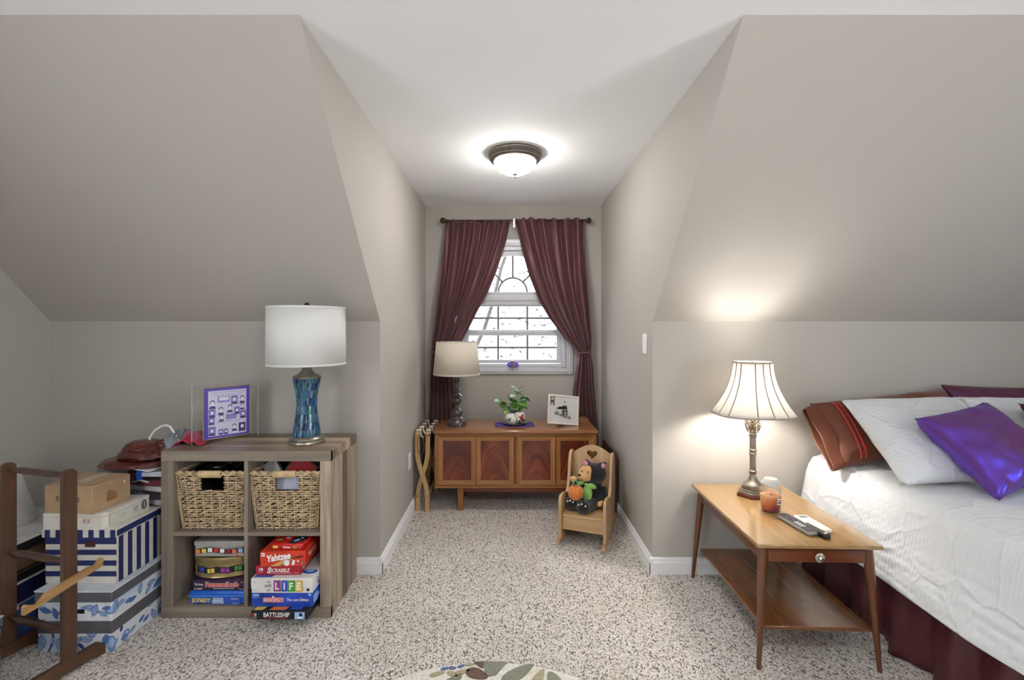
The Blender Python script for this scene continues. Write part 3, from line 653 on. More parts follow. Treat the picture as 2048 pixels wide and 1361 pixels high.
# square off the lower corners
for i, (a, b_) in enumerate(outer):
    if b_ < .06 and abs(a) > .06: outer[i] = (math.copysign(.127, a), 0.0 if b_ < .03 else b_)
bk = M().hole_ring(outer, inner, -.008, .008)
obj('backrest', bk, pine, rc, loc=(0, .085, .17), rot=(math.radians(-9), 0, 0))
# plush toy
def blob(name, parts, mat, parent, voxel=.006):
    mm = M()
    for p in parts: mm.ball(*p) if not isinstance(p, list) else mm.tube(p[0], p[1], 10)
    o = obj(name, mm, mat, parent, sharp=180)
    md = o.modifiers.new('r', 'REMESH'); md.mode = 'VOXEL'; md.voxel_size = voxel; md.use_smooth_shade = True
    md2 = o.modifiers.new('s', 'SMOOTH'); md2.iterations = 4; md2.factor = .6
    dg = bpy.context.evaluated_depsgraph_get(); ev = o.evaluated_get(dg); me = bpy.data.meshes.new_from_object(ev); o.modifiers.clear(); o.data = me
    for pp in me.polygons: pp.use_smooth = True
    return o
def plush(name, col, b=.6): 
    return plain(name, col, .95, noise_amt=.12, nscale=160, bump=b, bscale=450, sheen=.35)
blk = plush('black_plush', (20, 19, 22), .9); tan = plush('tan_plush', (214, 166, 112)); pinkp = plush('pink_plush', (206, 140, 170)); grn = plush('green_plush', (138, 186, 92)); grnd = plush('dark_green_plush', (96, 160, 90)); org = plush('orange_plush', (212, 122, 52))
by = thing('plush_bear', 'plush teddy bear in a black cat costume with green bow, seated on the rocking chair', 'soft toy', (.55, 2.965, .188), -.42)
HC = Vector((.012, -.005, .192))
blob('costume', [((0.0, .0, .060), (.062, .055, .072)), ((.004, 0, .10), (.05, .046, .06)), (tuple(HC), (.063, .058, .060)), [[(-.03, -.01, .035), (-.065, -.075, .032), (-.075, -.12, .034)], [.036, .034, .032]], ((-.078, -.128, .042), (.033, .026, .040)),
     [[(.025, -.01, .035), (.0, -.09, .028), (-.012, -.14, .032)], [.038, .034, .032]], ((-.014, -.148, .038), (.034, .026, .038)), [[(.05, 0, .115), (.064, -.02, .075), (.055, -.045, .045)], [.024, .023, .020]], [[(-.045, 0, .12), (-.07, -.035, .125), (-.078, -.05, .145)], [.024, .022, .018]],
     [[(.045, .0, .235), (.072, -.002, .262)], [.026, .006]], [[(-.025, .0, .236), (-.035, 0, .266)], [.024, .006]]], blk, by, .005)
blob('face', [((-.018, -.035, .195), (.046, .032, .046)), ((-.038, -.062, .183), (.026, .024, .022)), ((-.026, -.048, .168), (.026, .022, .018))], tan, by, .004)
obj('nose', M().ball((-.050, -.084, .195), (.010, .008, .007)), plain('black_nose', (14, 12, 12), .3, noise_amt=.1), by)
for x, y, z in ((-.040, -.064, .214), (-.008, -.068, .213)): obj('eye', M().ball((x, y, z), .0042, 10, 8), black_m, by)
obj('mouth', M().tube([(-.052, -.078, .178), (-.044, -.084, .172), (-.034, -.082, .172), (-.026, -.074, .178)], .0014, 5), black_m, by)
for (x, z) in ((.060, .247), (-.031, .250)): obj('inner_ear', M().ball((x, -.018, z - .002), (.012, .006, .016), R=Matrix.Rotation(.3 if x > 0 else -.2, 3, 'Y')), pinkp, by)
blob('paw', [((-.086, -.062, .160), (.019, .017, .018)), ((-.074, -.066, .166), (.010, .009, .010))], tan, by, .003); blob('paw', [((.052, -.062, .036), (.014, .016, .016)), ((.06, -.05, .05), (.009, .010, .010))], tan, by, .003)
obj('bow_loop', M().ball((-.048, -.062, .142), (.022, .010, .013), R=Matrix.Rotation(-.4, 3, 'Y')), grn, by); obj('bow_loop', M().ball((.012, -.066, .134), (.024, .010, .015), R=Matrix.Rotation(.3, 3, 'Y')), grn, by); obj('bow_knot', M().ball((-.018, -.066, .140), (.010, .010, .009)), grn, by)
obj('bib', M().prism([(-.012, .136), (.006, .128), (.014, .10), (.012, .070), (-.004, .046), (-.012, .038), (-.022, .048), (-.034, .072), (-.036, .10), (-.028, .126)], -.082, -.062, 'xz').ball((-.011, -.070, .088), (.025, .018, .046)), grn, by)
for fx, fy, fz in ((-.092, -.152, .060), (-.078, -.156, .068), (-.064, -.153, .060), (-.030, -.172, .058), (-.014, -.176, .066), (.004, -.172, .056)): obj('claw', M().ball((fx, fy, fz), (.0045, .004, .005), 8, 6), white_m, by)
by.scale = (1.25, 1.15, 1.10)
pk = thing('plush_pumpkin', 'small orange felt pumpkin with green handle held in the plush bear\'s lap', 'soft toy', (.428, 2.872, .262), -.42); pk.scale = (1.3, 1.3, 1.3)
pm = M()
for k in range(7):
    a = 2 * PI * k / 7; pm.ball((.017 * math.cos(a), .017 * math.sin(a), .030), (.021, .021, .033), 12, 10)
obj('body', pm, org, pk, sharp=180); obj('handle', M().tube([(-.014, 0, .058), (-.010, -.002, .082), (0, -.004, .092), (.010, -.002, .082), (.014, 0, .058)], .0045, 8), grnd, pk)
# ------------------------------------------------------------ cube shelf
rus = ((104, 94, 84), (152, 140, 124))
shx = wood('weathered_oak_x', *rus, 'x', .55); shz = wood('weathered_oak_z', *rus, 'z', .55)
sht = wood('weathered_planks_top', (98, 78, 62), (182, 160, 136), 'x', .35, .25, plank=('y', .062), var=.55); shs = wood('weathered_planks_side', (98, 84, 72), (190, 172, 152), 'z', .5, plank=('y', .068), var=.6)
X0, X1, Y0, Y1 = -1.600, -.817, 2.098, 2.455
sh = thing('cube_shelf', 'weathered grey oak four-cube shelf against the left knee wall', 'shelf', (0, 0, 0))
obj('top_panel', M().box(X0, X1, Y0 + .0006, Y1, .7225, .771, 0, .0015), [sht], sh)
obj('front_rail', M().box(X0, X1, Y0 - .0008, Y0 + .02, .723, .7708, 0, .0008), shx, sh); obj('front_rail', M().box(X0, X1, Y0 - .0008, Y0 + .02, 0, .051, 0, .0008), shx, sh)
obj('base_panel', M().box(X0, X1, Y0 + .001, Y1, .0, .05, 0, .001), shs, sh)
obj('side_panel', M().box(X0, X0 + .055, Y0, Y1, .05, .7225, 0, .001), shz, sh); obj('side_panel', M().box(X1 - .05, X1, Y0, Y1, .05, .7225, 0, .001), shs, sh, label='side with light and dark vertical planks')
obj('divider', M().box(-1.2175, -1.200, Y0 + .001, Y1 - .01, .05, .7225), shz, sh); obj('middle_shelf', M().box(X0 + .055, X1 - .05, Y0 + .003, Y1 - .01, .377, .3945), shx, sh)
obj('back_panel', M().box(X0 + .02, X1 - .02, Y1 - .008, Y1 - .002, .03, .75), plain('grey_backing', (120, 118, 120), .6, noise_amt=.1), sh)

# woven baskets
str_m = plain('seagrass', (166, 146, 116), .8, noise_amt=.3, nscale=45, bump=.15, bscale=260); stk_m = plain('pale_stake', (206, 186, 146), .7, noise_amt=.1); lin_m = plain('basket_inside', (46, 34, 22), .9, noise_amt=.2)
def basket(cx, label, seed):
    rn = random.Random(seed); bz, h, wt, wb_, dt, db = .3945, .276, .335, .290, .315, .27
    t = thing('woven_basket', label, 'basket', (cx, 2.115 + dt / 2, bz), 0, 'woven seagrass baskets in the shelf')
    del t['group']
    def pt(face, u, z, out=0):       # u in -.5...5 along the face
        k = z / h; W = wb_ + (wt - wb_) * k; D = db + (dt - db) * k; 
        r_ = .03
        if face == 0: x = u * (W - .01); return (x, -D / 2 - out + (.0 if abs(u) < .46 else .006), z)
        if face == 1: return (W / 2 + out, u * (D - .01), z)
        if face == 2: return (-u * (W - .01), D / 2 + out, z)
        return (-W / 2 - out, -u * (D - .01), z)
    wv = M(); stakes = M(); rows = 24; ns = 8
    for face in range(4):
        for i in range(rows):
            z = .008 + (h - .026) * i / (rows - 1)
            for k in range(-1, ns + 1):
                u0 = -.5 + (k + (.5 if i % 2 else 0)) / ns; u1 = u0 + 1.0 / ns
                u0 = max(-.5, u0); u1 = min(.5, u1)
                if u1 - u0 < .02: continue
                if face == 0 and .186 < z < .250 and u1 > -.145 and u0 < .175: 
                    if u0 > -.17 and u1 < .20: continue
                    if u0 <= -.17: u1 = min(u1, -.15)
                    else: u0 = max(u0, .18)
                    if u1 - u0 < .02: continue
                dz = rn.uniform(-.0015, .0015); tl = rn.uniform(-.002, .003)
                pts = []; rr = []
                for q in range(5):
                    s_ = q / 4; pts.append(pt(face, u0 + (u1 - u0) * s_, z + dz + tl * (s_ - .5) * 2, .0045 * math.sin(PI * s_))); rr.append((.0022, .0046, .0053, .0045, .0022)[q] * rn.uniform(.9, 1.12))
                wv.tube(pts, rr, 5)
        for k in range(ns + 1):
            u = -.5 + k / ns
            if face == 0 and -.14 < u < .17: zs = ((.0, .186),)
            else: zs = ((0, h - .02),)
            for a, b_ in zs: stakes.tube([pt(face, u, a + (b_ - a) * q / 5, .0045) for q in range(6)], .0022, 5)
    o = obj('weave', wv, str_m, t); o['kind'] = 'stuff'
    obj('stakes', stakes, stk_m, t, kind='stuff')
    # plaited rim
    for s_ in range(2):
        pts = []; rr = []
        corners = [pt(0, -.5, h), pt(0, .5, h), pt(2, -.5, h), pt(2, .5, h)]; n = 30
        for c in range(4):
            a = Vector(corners[c]); b_ = Vector(corners[(c + 1) % 4])
            for q in range(n): p = a.lerp(b_, q / n); ph = (c * n + q) * 1.1 + s_ * PI; pts.append((p.x + .003 * math.cos(ph), p.y + .003 * math.cos(ph), p.z - .008 + .005 * math.sin(ph)))
        obj('rim', M().tube(pts, .0068, 6, closed=True), str_m, t)
    hd = M()
    for q in range(22): a = -.06 + .1 * q / 21; y_ = -dt / 2 - .002; hd.tube([(a + .006, y_ + .009 * math.cos(w_), h - .012 + .015 * math.sin(w_)) for w_ in [2 * PI * e / 10 for e in range(10)]], .0027, 4, closed=True)
    obj('handle_wrap', hd, stk_m, t)
    # lining with an opening behind the hand hole
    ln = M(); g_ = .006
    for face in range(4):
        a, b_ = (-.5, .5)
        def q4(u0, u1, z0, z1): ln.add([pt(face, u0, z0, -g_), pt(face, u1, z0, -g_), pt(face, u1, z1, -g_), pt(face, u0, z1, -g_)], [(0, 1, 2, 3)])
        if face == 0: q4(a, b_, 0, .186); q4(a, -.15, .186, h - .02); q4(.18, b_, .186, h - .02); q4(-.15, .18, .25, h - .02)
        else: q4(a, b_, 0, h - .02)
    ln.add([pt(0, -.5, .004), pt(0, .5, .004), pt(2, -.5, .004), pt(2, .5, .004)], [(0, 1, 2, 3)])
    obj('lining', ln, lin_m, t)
    return t
basket(-1.3815, 'woven seagrass basket in the upper left cube of the shelf, holding black plastic', 3); basket(-1.0345, 'woven seagrass basket in the upper right cube of the shelf, holding plastic cases', 8)
def heap(c, s, seed, rough=.35, freq=3., nu=40, nv=26):
    def f(u, v):
        a = 2 * PI * u; p = -PI / 2 + PI * v; d = Vector((math.cos(p) * math.cos(a), math.cos(p) * math.sin(a), math.sin(p)))
        n1 = noise.noise(d * freq + Vector((seed, 0, 0))); n2 = 1 - abs(noise.noise(d * freq * 2.1 + Vector((0, seed, 0)))) * 2
        k = 1 + rough * n1 + rough * .45 * n2; z = d.z if d.z > 0 else d.z * .5
        return (c[0] + s[0] * d.x * k, c[1] + s[1] * d.y * k, c[2] + s[2] * z * k)
    return M().grid(f, nu, nv, wrap=True)
blkp = plain('black_crumpled_plastic', (24, 24, 26), .22, noise_amt=.2, bump=1.0, bscale=40)
t = obj('plastic_bag', heap((0, 0, 0), (.11, .10, .05), 4, .45, 4), blkp, None, loc=(-1.375, 2.30, .655)); tag(t, 'crumpled black plastic bag in the upper left basket', 'bag')
def case(loc, rot, col, lab, col2=(60, 60, 62)):
    t = thing('plastic_case', lab, 'case', loc, 0, 'plastic cases in the right basket'); t.rotation_euler = rot; del t['group']
    obj('shell', M().box(-.068, .068, -.007, .007, 0, .125, 0, .003), plain('case_shell', col2, .25, noise_amt=.05), t); obj('cover', M().box(-.058, .058, -.0085, -.006, .008, .117, 0, .001), plain('case_cover', col, .35, noise_amt=.1), t)
case((-1.03, 2.27, .615), (-.4, .55, .1), (120, 34, 26), 'dark red plastic case, largest and highest in the right basket'); case((-1.06, 2.235, .585), (-.3, .62, 0), (206, 40, 44), 'bright red plastic case leaning in front of the dark red one in the right basket')
case((-1.13, 2.20, .58), (-.5, -.6, .2), (226, 226, 230), 'white covered plastic case at the left of the right basket', (40, 44, 50)); case((-1.11, 2.24, .575), (-.35, -.9, .1), (34, 40, 48), 'black plastic case tilted behind the white one in the right basket', (26, 26, 28))
t = obj('envelope', M().box(-.07, .07, -.002, .002, 0, .06, 0, .001), plain('blue_white_paper', (190, 196, 220), .6, noise_amt=.06), None, loc=(-1.03, 2.155, .57), rot=(-.15, 0, 0)); tag(t, 'bluish white paper seen through the hand hole of the right basket', 'paper')

# ------------------------------------------------------------ games in the lower cubes
pr = lambda n, c, r=.45: plain(n, c, r)
red_p, dred_p, blue_p, yel_p, grnp, purp_p, org_p, cyan_p, brn_p, gold_p, dgry_p = pr('print_red', (206, 44, 36)), pr('print_dark_red', (150, 26, 44)), pr('print_blue', (40, 84, 180)), pr('print_yellow', (226, 196, 84)), pr('print_green', (70, 150, 66)), pr('print_purple', (150, 60, 150)), pr('print_orange', (230, 120, 60)), pr('print_pale_blue', (150, 186, 230)), pr('print_brown', (120, 84, 56)), pr('print_gold', (196, 160, 84)), pr('print_grey', (120, 120, 120))
PM = [wht_print, blk_print, red_p, dred_p, blue_p, yel_p, grnp, purp_p, org_p, cyan_p, brn_p, gold_p, dgry_p]
WH, BK, RD, DR, BL, YE, GR, PU, OR, CY, BR, GO, DG = range(13)
def gbox(name, label, xc, y0, z0, w_, d, h, col, rz=0, lid=.7, rough=.4, b=.0015, topcol=None, na=.06):
    t = thing(name, label, 'board game', (xc, y0 + d / 2, z0), rz)
    bm_ = plain(name + '_card', col, rough, noise_amt=na, nscale=8)
    obj('lid', M().box(-w_ / 2, w_ / 2, -d / 2, d / 2, h * (1 - lid), h, 0, b), bm_, t)
    obj('box_base', M().box(-w_ / 2 + .002, w_ / 2 - .002, -d / 2 + .002, d / 2 - .002, 0, h * .95, 0, b), bm_, t)
    return t, Flat('front', -d / 2), Flat('right', w_ / 2), Flat('top', h)
def done(t, F, nm='front_print'):
    if F.m.f: F.obj(nm, PM, t)
# right stack, from the bottom
t, F, Rr, T = gbox('game_box', 'black game box with silver lettering, lowest of the right stack, sticking out', -1.008, 2.005, .0505, .250, .36, .037, (26, 26, 30), .0)
F.text('BATTLESHIP', -.012, .0225, .115, .020, WH, .02).up().rect(.068, .112, .004, .034, CY).up(); F.poly([(.078, .008), (.096, .006), (.104, .014), (.086, .016)], WH).poly([(.088, .016), (.103, .015), (.100, .030), (.088, .030)], BK).rect(-.068, .035, .0075, .0095, RD)
F.rect(-.118, -.110, .018, .030, RD).rect(-.108, -.100, .018, .030, CY); F.text('MILTON', -.108, .0135, .018, .004, WH).text('BRADLEY', -.108, .009, .02, .003, WH)
T.poly([(-.12, -.17), (-.08, -.17), (-.06, -.12), (-.11, -.12)], YE).poly([(-.05, -.17), (.02, -.17), (.04, -.12), (-.03, -.12)], OR).poly([(.04, -.165), (.09, -.165), (.10, -.12), (.05, -.12)], BL); done(t, F); done(t, T, 'top_print')
t, F, Rr, T = gbox('game_box', 'blue game box with red and white title band, in the right stack', -1.011, 2.036, .0875, .274, .40, .066, (28, 66, 170), .0, na=.35)
F.rect(-.085, .008, .022, .044, RD).up().rect(-.083, .006, .024, .042, WH).up().rect(-.081, .004, .0255, .0405, RD).up().text('MONOPOLY', -.0385, .033, .080, .0125, WH, .02).text('The .com Edition', .070, .0345, .098, .013, WH, .015)
F.rect(-.130, -.102, .050, .060, CY).text('PARKER BROTHERS', -.116, .044, .026, .003, WH).rect(.118, .130, .052, .062, CY).poly([(-.045, .044), (-.036, .044), (-.034, .050), (-.042, .052)], WH)
Rr.rect(-.19, -.15, .012, .05, CY).up().text('.com', -.13, .03, .05, .02, WH); done(t, F); done(t, Rr, 'side_print')
t, F, Rr, T = gbox('game_box', 'white game box with four coloured letter tiles, in the right stack', -1.009, 2.030, .1535, .276, .40, .066, (222, 222, 220), .0, na=.02)
for i, (ch_, c_) in enumerate((('L', PU), ('I', BL), ('F', GR), ('E', YE))):
    x0 = -.036 + i * .0335 - (.0 if i < 2 else .003); w_ = .030 if ch_ != 'I' else .024; x0 += .002 if i == 1 else 0
    F.rect(x0 - .001, x0 + w_ + .002, .008, .058, (BR, BL, GR, GO)[i]).up().rect(x0 + .001, x0 + w_ - .0005, .011, .055, c_).up().text(ch_, x0 + w_ / 2, .033, w_ * .58 if ch_ != 'I' else .006, .032, WH, .03)
F.text('THE', -.058, .051, .018, .009, BK).text('GAME', -.060, .035, .030, .013, BK).text('OF', -.058, .0155, .017, .012, BK).text('MB', -.120, .052, .010, .007, DG).text('AGES 9 AND UP', -.110, .014, .032, .004, DG).rect(.112, .124, .012, .022, BK)
T.ell(.10, -.14, .034, .020, BL, 20).up().ell(.10, -.135, .020, .012, CY, 16).poly([(-.13, -.19), (-.05, -.19), (-.03, -.10), (-.13, -.10)], BL); Rr.text('LIFE', -.10, .033, .10, .03, BL, .02); done(t, F); done(t, T, 'top_print'); done(t, Rr, 'side_print')
t, F, Rr, T = gbox('game_box', 'dark red game box with white script title, between the white and the orange-red box', -1.042, 2.055, .220, .200, .36, .044, (168, 28, 46), .02)
F.text('Scrabble'.upper(), .008, .023, .086, .017, WH, .012, slant=.25).text('S', -.040, .024, .014, .026, WH, .03, slant=.25).rect(-.046, .06, .0095, .0105, WH).rect(-.086, -.078, .022, .034, CY).rect(-.076, -.068, .022, .034, WH).text('MILTON BRADLEY', -.077, .016, .022, .0035, WH).rect(.07, .092, .010, .011, WH); Rr.text('SCRABBLE', -.11, .022, .10, .016, WH, .02); done(t, F); done(t, Rr, 'side_print')
t, F, Rr, T = gbox('game_box', 'orange-red game box with bold white title and dice, in the right stack', -1.020, 2.045, .264, .200, .34, .068, (204, 56, 36), .04)
F.poly([(-.055, .003), (-.02, .003), (.085, .052), (.085, .040), (.060, .044), (.0, .030)], GO).up().text('Yahtzee', -.018, .044, .108, .032, WH, .045, rise=.15).rect(-.094, -.078, .048, .064, WH).up().text('MB', -.086, .056, .010, .008, BK).rect(-.094, -.066, .014, .0165, OR)
F.poly([(.006, .010), (.018, .003), (.031, .010), (.031, .026), (.018, .033), (.006, .027)], WH).poly([(.040, .008), (.052, .008), (.056, .028), (.044, .030)], WH).poly([(.064, .022), (.070, .020), (.073, .028), (.067, .030)], WH).up()
for a, b_ in ((.012, .014), (.018, .028), (.025, .016), (.013, .023), (.026, .023), (.046, .016), (.050, .023)): F.ell(a, b_, .0018, .0018, BK, 8)
F.rect(.082, .093, .010, .021, DG).ell(.086, .046, .009, .007, DR); Rr.text('YAHTZEE', -.09, .035, .09, .02, WH, .02); done(t, F); done(t, Rr, 'side_print')
t, F, Rr, T = gbox('game_box', 'thin glossy red tin with pictures on its lid, topmost of the right stack', -1.000, 2.060, .332, .150, .26, .028, (190, 34, 32), -.02, b=.005, rough=.25)
F.text('Yahtzee', 0, .013, .035, .010, WH, .02).rect(-.062, -.040, .008, .019, YE).rect(.028, .046, .007, .019, GO).up().text('538', .037, .013, .013, .008, BK).text('1 2', .058, .013, .010, .005, WH)
T.poly([(.0, -.12), (.03, -.13), (.075, -.08), (.05, -.03), (.01, -.06)], BK).up().poly([(.015, -.10), (.03, -.11), (.045, -.09), (.03, -.08)], CY).ell(.045, -.07, .008, .006, WH).ell(-.05, -.09, .014, .01, GR).ell(-.02, -.07, .012, .009, WH); done(t, F); done(t, T, 'top_print')
# left stack
t, F, Rr, T = gbox('game_tin', 'blue game tin with yellow title, lowest of the left stack', -1.352, 2.112, .0505, .265, .30, .063, (32, 96, 200), .0, b=.008, rough=.25, lid=.36)
obj('rolled_edge', M().box(-.134, .134, -.151, .151, .0405, .0435, 0, .001), plain('blue_tin_edge', (90, 150, 230), .25, noise_amt=.03), t)
F = Flat('front', -.151); F.text('JEOPARDY!', -.072, .021, .088, .026, YE, .03).poly([(-.022, .008), (.034, .008), (.030, .036), (-.018, .036)], CY).up().text('DELUXE', .005, .031, .036, .006, OR).text('EDITION', .005, .022, .036, .006, WH).text('TV QUIZ GAME', .005, .013, .036, .005, OR).poly([(.036, .004), (.11, .004), (.11, .038), (.032, .038)], BL).up().text('PLAYERS 2-4', .085, .033, .034, .004, WH).text('AGES 12 AND UP', .085, .028, .034, .003, WH).text('PRESSMAN', .087, .010, .028, .004, WH); done(t, F)
t, F, Rr, T = gbox('game_box', 'dark purple game box with ornate red title, in the left stack', -1.343, 2.118, .1140, .250, .29, .050, (52, 30, 62), .0)
F.text('Rummikub', .012, .030, .158, .026, WH, .06).up().text('Rummikub', .012, .030, .156, .024, RD, .02).text('CLASSIC', -.098, .010, .040, .0075, WH, .01).text('BRINGS PEOPLE TOGETHER', .020, .011, .096, .005, WH, .01).text('The Original', -.096, .029, .040, .013, WH, .02, rise=-.05).rect(.096, .116, .040, .041, WH).text('Pressman', .104, .009, .030, .005, WH); done(t, F)
gold_m = plain('gold_tin', (168, 150, 104), .28, metal=.75, noise_amt=.06); silv_m = plain('silver_tin', (178, 176, 170), .3, metal=.35, noise_amt=.04)
t = thing('oval_tin', 'gold oval tin with a band of small pictures, under the silver tin', 'tin', (-1.365, 2.262, .1645), .12)
def lo(prof): return M().lathe(prof, 56, sx=1.18, sy=1.0, cap=True, power=2.3)
obj('body', lo([(.130, 0), (.134, .004), (.131, .010), (.131, .066), (.131, .07)]), gold_m, t); obj('lid', lo([(.133, .066), (.135, .072), (.135, .088), (.130, .094), (.118, .094), (.112, .091), (.001, .0915)]), gold_m, t)
bd = M(); n_ = 56; cols = [CY, RD, WH, GO, BL, YE, PU, GR]
for i in range(n_):
    def pp(i_, z, o_):
        a = 2 * PI * i_ / n_; ca, sa = math.cos(a), math.sin(a); ca = math.copysign(abs(ca) ** (2 / 2.3), ca); sa = math.copysign(abs(sa) ** (2 / 2.3), sa); return ((.131 + o_) * 1.18 * ca, (.131 + o_) * sa, z)
    wv_ = .003 * math.sin(i * 1.57)
    bd.add([pp(i, .022 + wv_, .0006), pp(i + 1, .022 + wv_, .0006), pp(i + 1, .052 + wv_, .0006), pp(i, .052 + wv_, .0006)], [(0, 1, 2, 3)], BK)
    if i % 3 != 2: bd.add([pp(i + .12, .027 + wv_, .0014), pp(i + .95, .027 + wv_, .0014), pp(i + .95, .048 + wv_, .0014), pp(i + .12, .048 + wv_, .0014)], [(0, 1, 2, 3)], cols[(i // 3) % 8])
obj('picture_band', bd, PM, t, recalc=False)
t = thing('square_tin', 'silver square tin with a film strip of tiny pictures, topmost of the left stack', 'tin', (-1.357, 2.24, .2595), .0)
obj('body', M().box(-.118, .118, -.10, .10, 0, .062, 0, .006), silv_m, t); obj('lid', M().box(-.120, .120, -.102, .102, .052, .076, 0, .004), silv_m, t)
F = Flat('front', -.1025)
for i in range(20):
    a0, a1 = -.116 + .0116 * i, -.116 + .0116 * (i + 1); c0 = .032 - .004 * math.sin(a0 * 40); c1 = .032 - .004 * math.sin(a1 * 40); F.poly([(a0, c0 - .014), (a1, c1 - .014), (a1, c1 + .014), (a0, c0 + .014)], BK)
F.up()
for i in range(8):
    a0 = -.110 + .0285 * i; c0 = .032 - .004 * math.sin(a0 * 40); F.rect(a0, a0 + .021, c0 - .009, c0 + .009, (OR, YE, WH, RD, WH, DR, OR, CY)[i])
for i in range(42):
    a0 = -.114 + .0054 * i; c0 = .032 - .004 * math.sin(a0 * 40)
    for s_ in (-1, 1): F.rect(a0, a0 + .0025, c0 + s_ * .0118 - .0009, c0 + s_ * .0118 + .0009, WH)
F.rect(.078, .088, .005, .012, RD); done(t, F)

# ------------------------------------------------------------ mosaic lamp
lm = thing('mosaic_lamp', 'tall lamp with blue glass mosaic base and white drum shade, on the shelf', 'lamp', (-1.000, 2.262, .771))
sil = plain('antique_silver', (150, 144, 132), .34, metal=.85, noise_amt=.1)
obj('foot', M().lathe([(.083, 0), (.086, .006), (.083, .014), (.078, .017), (.080, .022), (.076, .029), (.070, .033), (.066, .036)], 48), sil, lm)
bp_ = [(.036, .064), (.08, .060), (.13, .051), (.18, .0465), (.22, .0475), (.26, .053), (.30, .062), (.322, .065)]
def br(z):
    for (a, ra), (b_, rb) in zip(bp_, bp_[1:]):
        if z <= b_: t_ = (z - a) / (b_ - a); return ra + (rb - ra) * t_
    return bp_[-1][1]
obj('body', M().lathe([(r_, z_) for z_, r_ in bp_], 48), plain('grout', (44, 60, 66), .5, noise_amt=.1), lm)
mc = [(18, 56, 90), (28, 92, 118), (66, 118, 126), (40, 76, 138), (100, 138, 146), (24, 106, 108), (14, 34, 76), (78, 106, 150), (54, 100, 120)]
mmats = [plain('mosaic_glass', c, .22, coat=.25, noise_amt=.1) for c in mc]
mz = M(); rnd = random.Random(11); nseg = 26; rows = [.038, .070, .105, .145, .185, .225, .262, .298, .320]
for ri in range(len(rows) - 1):
    for i in range(nseg):
        for half in (0, 1):   # up- and down-pointing shards fill a row
            z0, z1 = rows[ri] + .001, rows[ri + 1] - .001; a0 = 2 * PI * (i + half * .5) / nseg; ha = PI / nseg * .92
            lo_, hi_ = (ha * .82, ha * .12) if not half else (ha * .12, ha * .82)
            def q(a, z): r_ = br(z) + .0012; return (r_ * math.cos(a), r_ * math.sin(a), z)
            def q0(a, z): r_ = br(z) - .001; return (r_ * math.cos(a), r_ * math.sin(a), z)
            A = [(a0 - lo_, z0), (a0 + lo_, z0), (a0 + hi_, z1), (a0 - hi_, z1)]
            mz.add([q(*e) for e in A] + [q0(*e) for e in A], [(0, 1, 2, 3), (0, 1, 5, 4), (1, 2, 6, 5), (2, 3, 7, 6), (3, 0, 4, 7)], rnd.randrange(9))
obj('mosaic', mz, mmats, lm, kind='stuff', sharp=10)
obj('neck', M().lathe([(.066, .320), (.068, .325), (.062, .331), (.046, .336), (.036, .344), (.026, .356), (.021, .366), (.019, .372), (.024, .374), (.024, .378), (.018, .380), (.024, .384), (.024, .392), (.014, .397), (.010, .400), (.010, .43)], 40), sil, lm)
zb, zt2 = .386, .672
wsh = fabric('white_shade_fabric', (244, 244, 242), trans=.35, weave=700, bump=.1)
sh = obj('lamp_shade', M().lathe([(.183, zb), (.181, zt2)], 64, cap=False), wsh, lm, solid=.002)
for z in (zb, zt2 - .010): obj('rim', M().lathe([(.184, z), (.184, z + .010), (.1805, z + .010), (.1805, z), (.184, z)], 64, cap=False), wsh, sh)
sp = M()
for a in (.3, .3 + 2 * PI / 3, .3 + 4 * PI / 3): sp.tube([(0, 0, zt2 - .006), (.181 * math.cos(a), .181 * math.sin(a), zt2 - .004)], .0018, 5)
sp.tube([(0, 0, .43), (.03, 0, .50), (.03, 0, .60), (0, 0, zt2 - .004)], .002, 5); obj('shade_frame', sp, steel_m, lm)
obj('finial', M().lathe([(.006, zt2 - .006), (.007, zt2), (.013, zt2 + .005), (.014, zt2 + .013), (.008, zt2 + .020), (.002, zt2 + .023)], 20), plain('dark_finial', (52, 54, 58), .3, metal=.6, noise_amt=.1), lm)

# ------------------------------------------------------------ curved acrylic frame with a photo collage
af = thing('collage_frame', 'curved clear frame with gold-edged purple photo collage, on the shelf', 'picture frame', (-1.412, 2.291, .771), math.radians(47.6))
def curve(u, off=0): return (u, .34 * u * u * 1.1 + off)     # concave towards the viewer
m = M()
for y_, t_ in ((0, .0),): 
    m.grid(lambda u, v: (curve(-.148 + .296 * u)[0], curve(-.148 + .296 * u)[1] + .008, .0 + .295 * v), 24, 1); k = len(m.v)
obj('acrylic_sheet', m, acryl_m, af, solid=.004)
ed = M(); ed.tube([(curve(-.148)[0], curve(-.148)[1] + .008, z) for z in (0.003, .292)], .0022, 6); ed.tube([(curve(.148)[0], curve(.148)[1] + .008, z) for z in (.003, .292)], .0022, 6); ed.tube([(curve(-.148 + .296 * i / 16)[0], curve(-.148 + .296 * i / 16)[1] + .008, .293) for i in range(17)], .0016, 6)
obj('polished_edge', ed, plain('bright_edge', (222, 226, 224), .1, trans=.5), af)
gold = plain('gold_edge', (206, 186, 140), .25, metal=.9, noise_amt=.05)
gd = M(); a, b_ = -.104, .104; z0, z1 = .020, .272; pts = [(a + (b_ - a) * i / 14, z0) for i in range(15)] + [(b_, z0 + (z1 - z0) * i / 4) for i in range(1, 5)] + [(b_ - (b_ - a) * i / 14, z1) for i in range(1, 15)] + [(a, z1 - (z1 - z0) * i / 4) for i in range(1, 4)]
gd.tube([(curve(x)[0], curve(x)[1] - .003, z) for x, z in pts], .0028, 6, closed=True); obj('gold_edge', gd, gold, af)
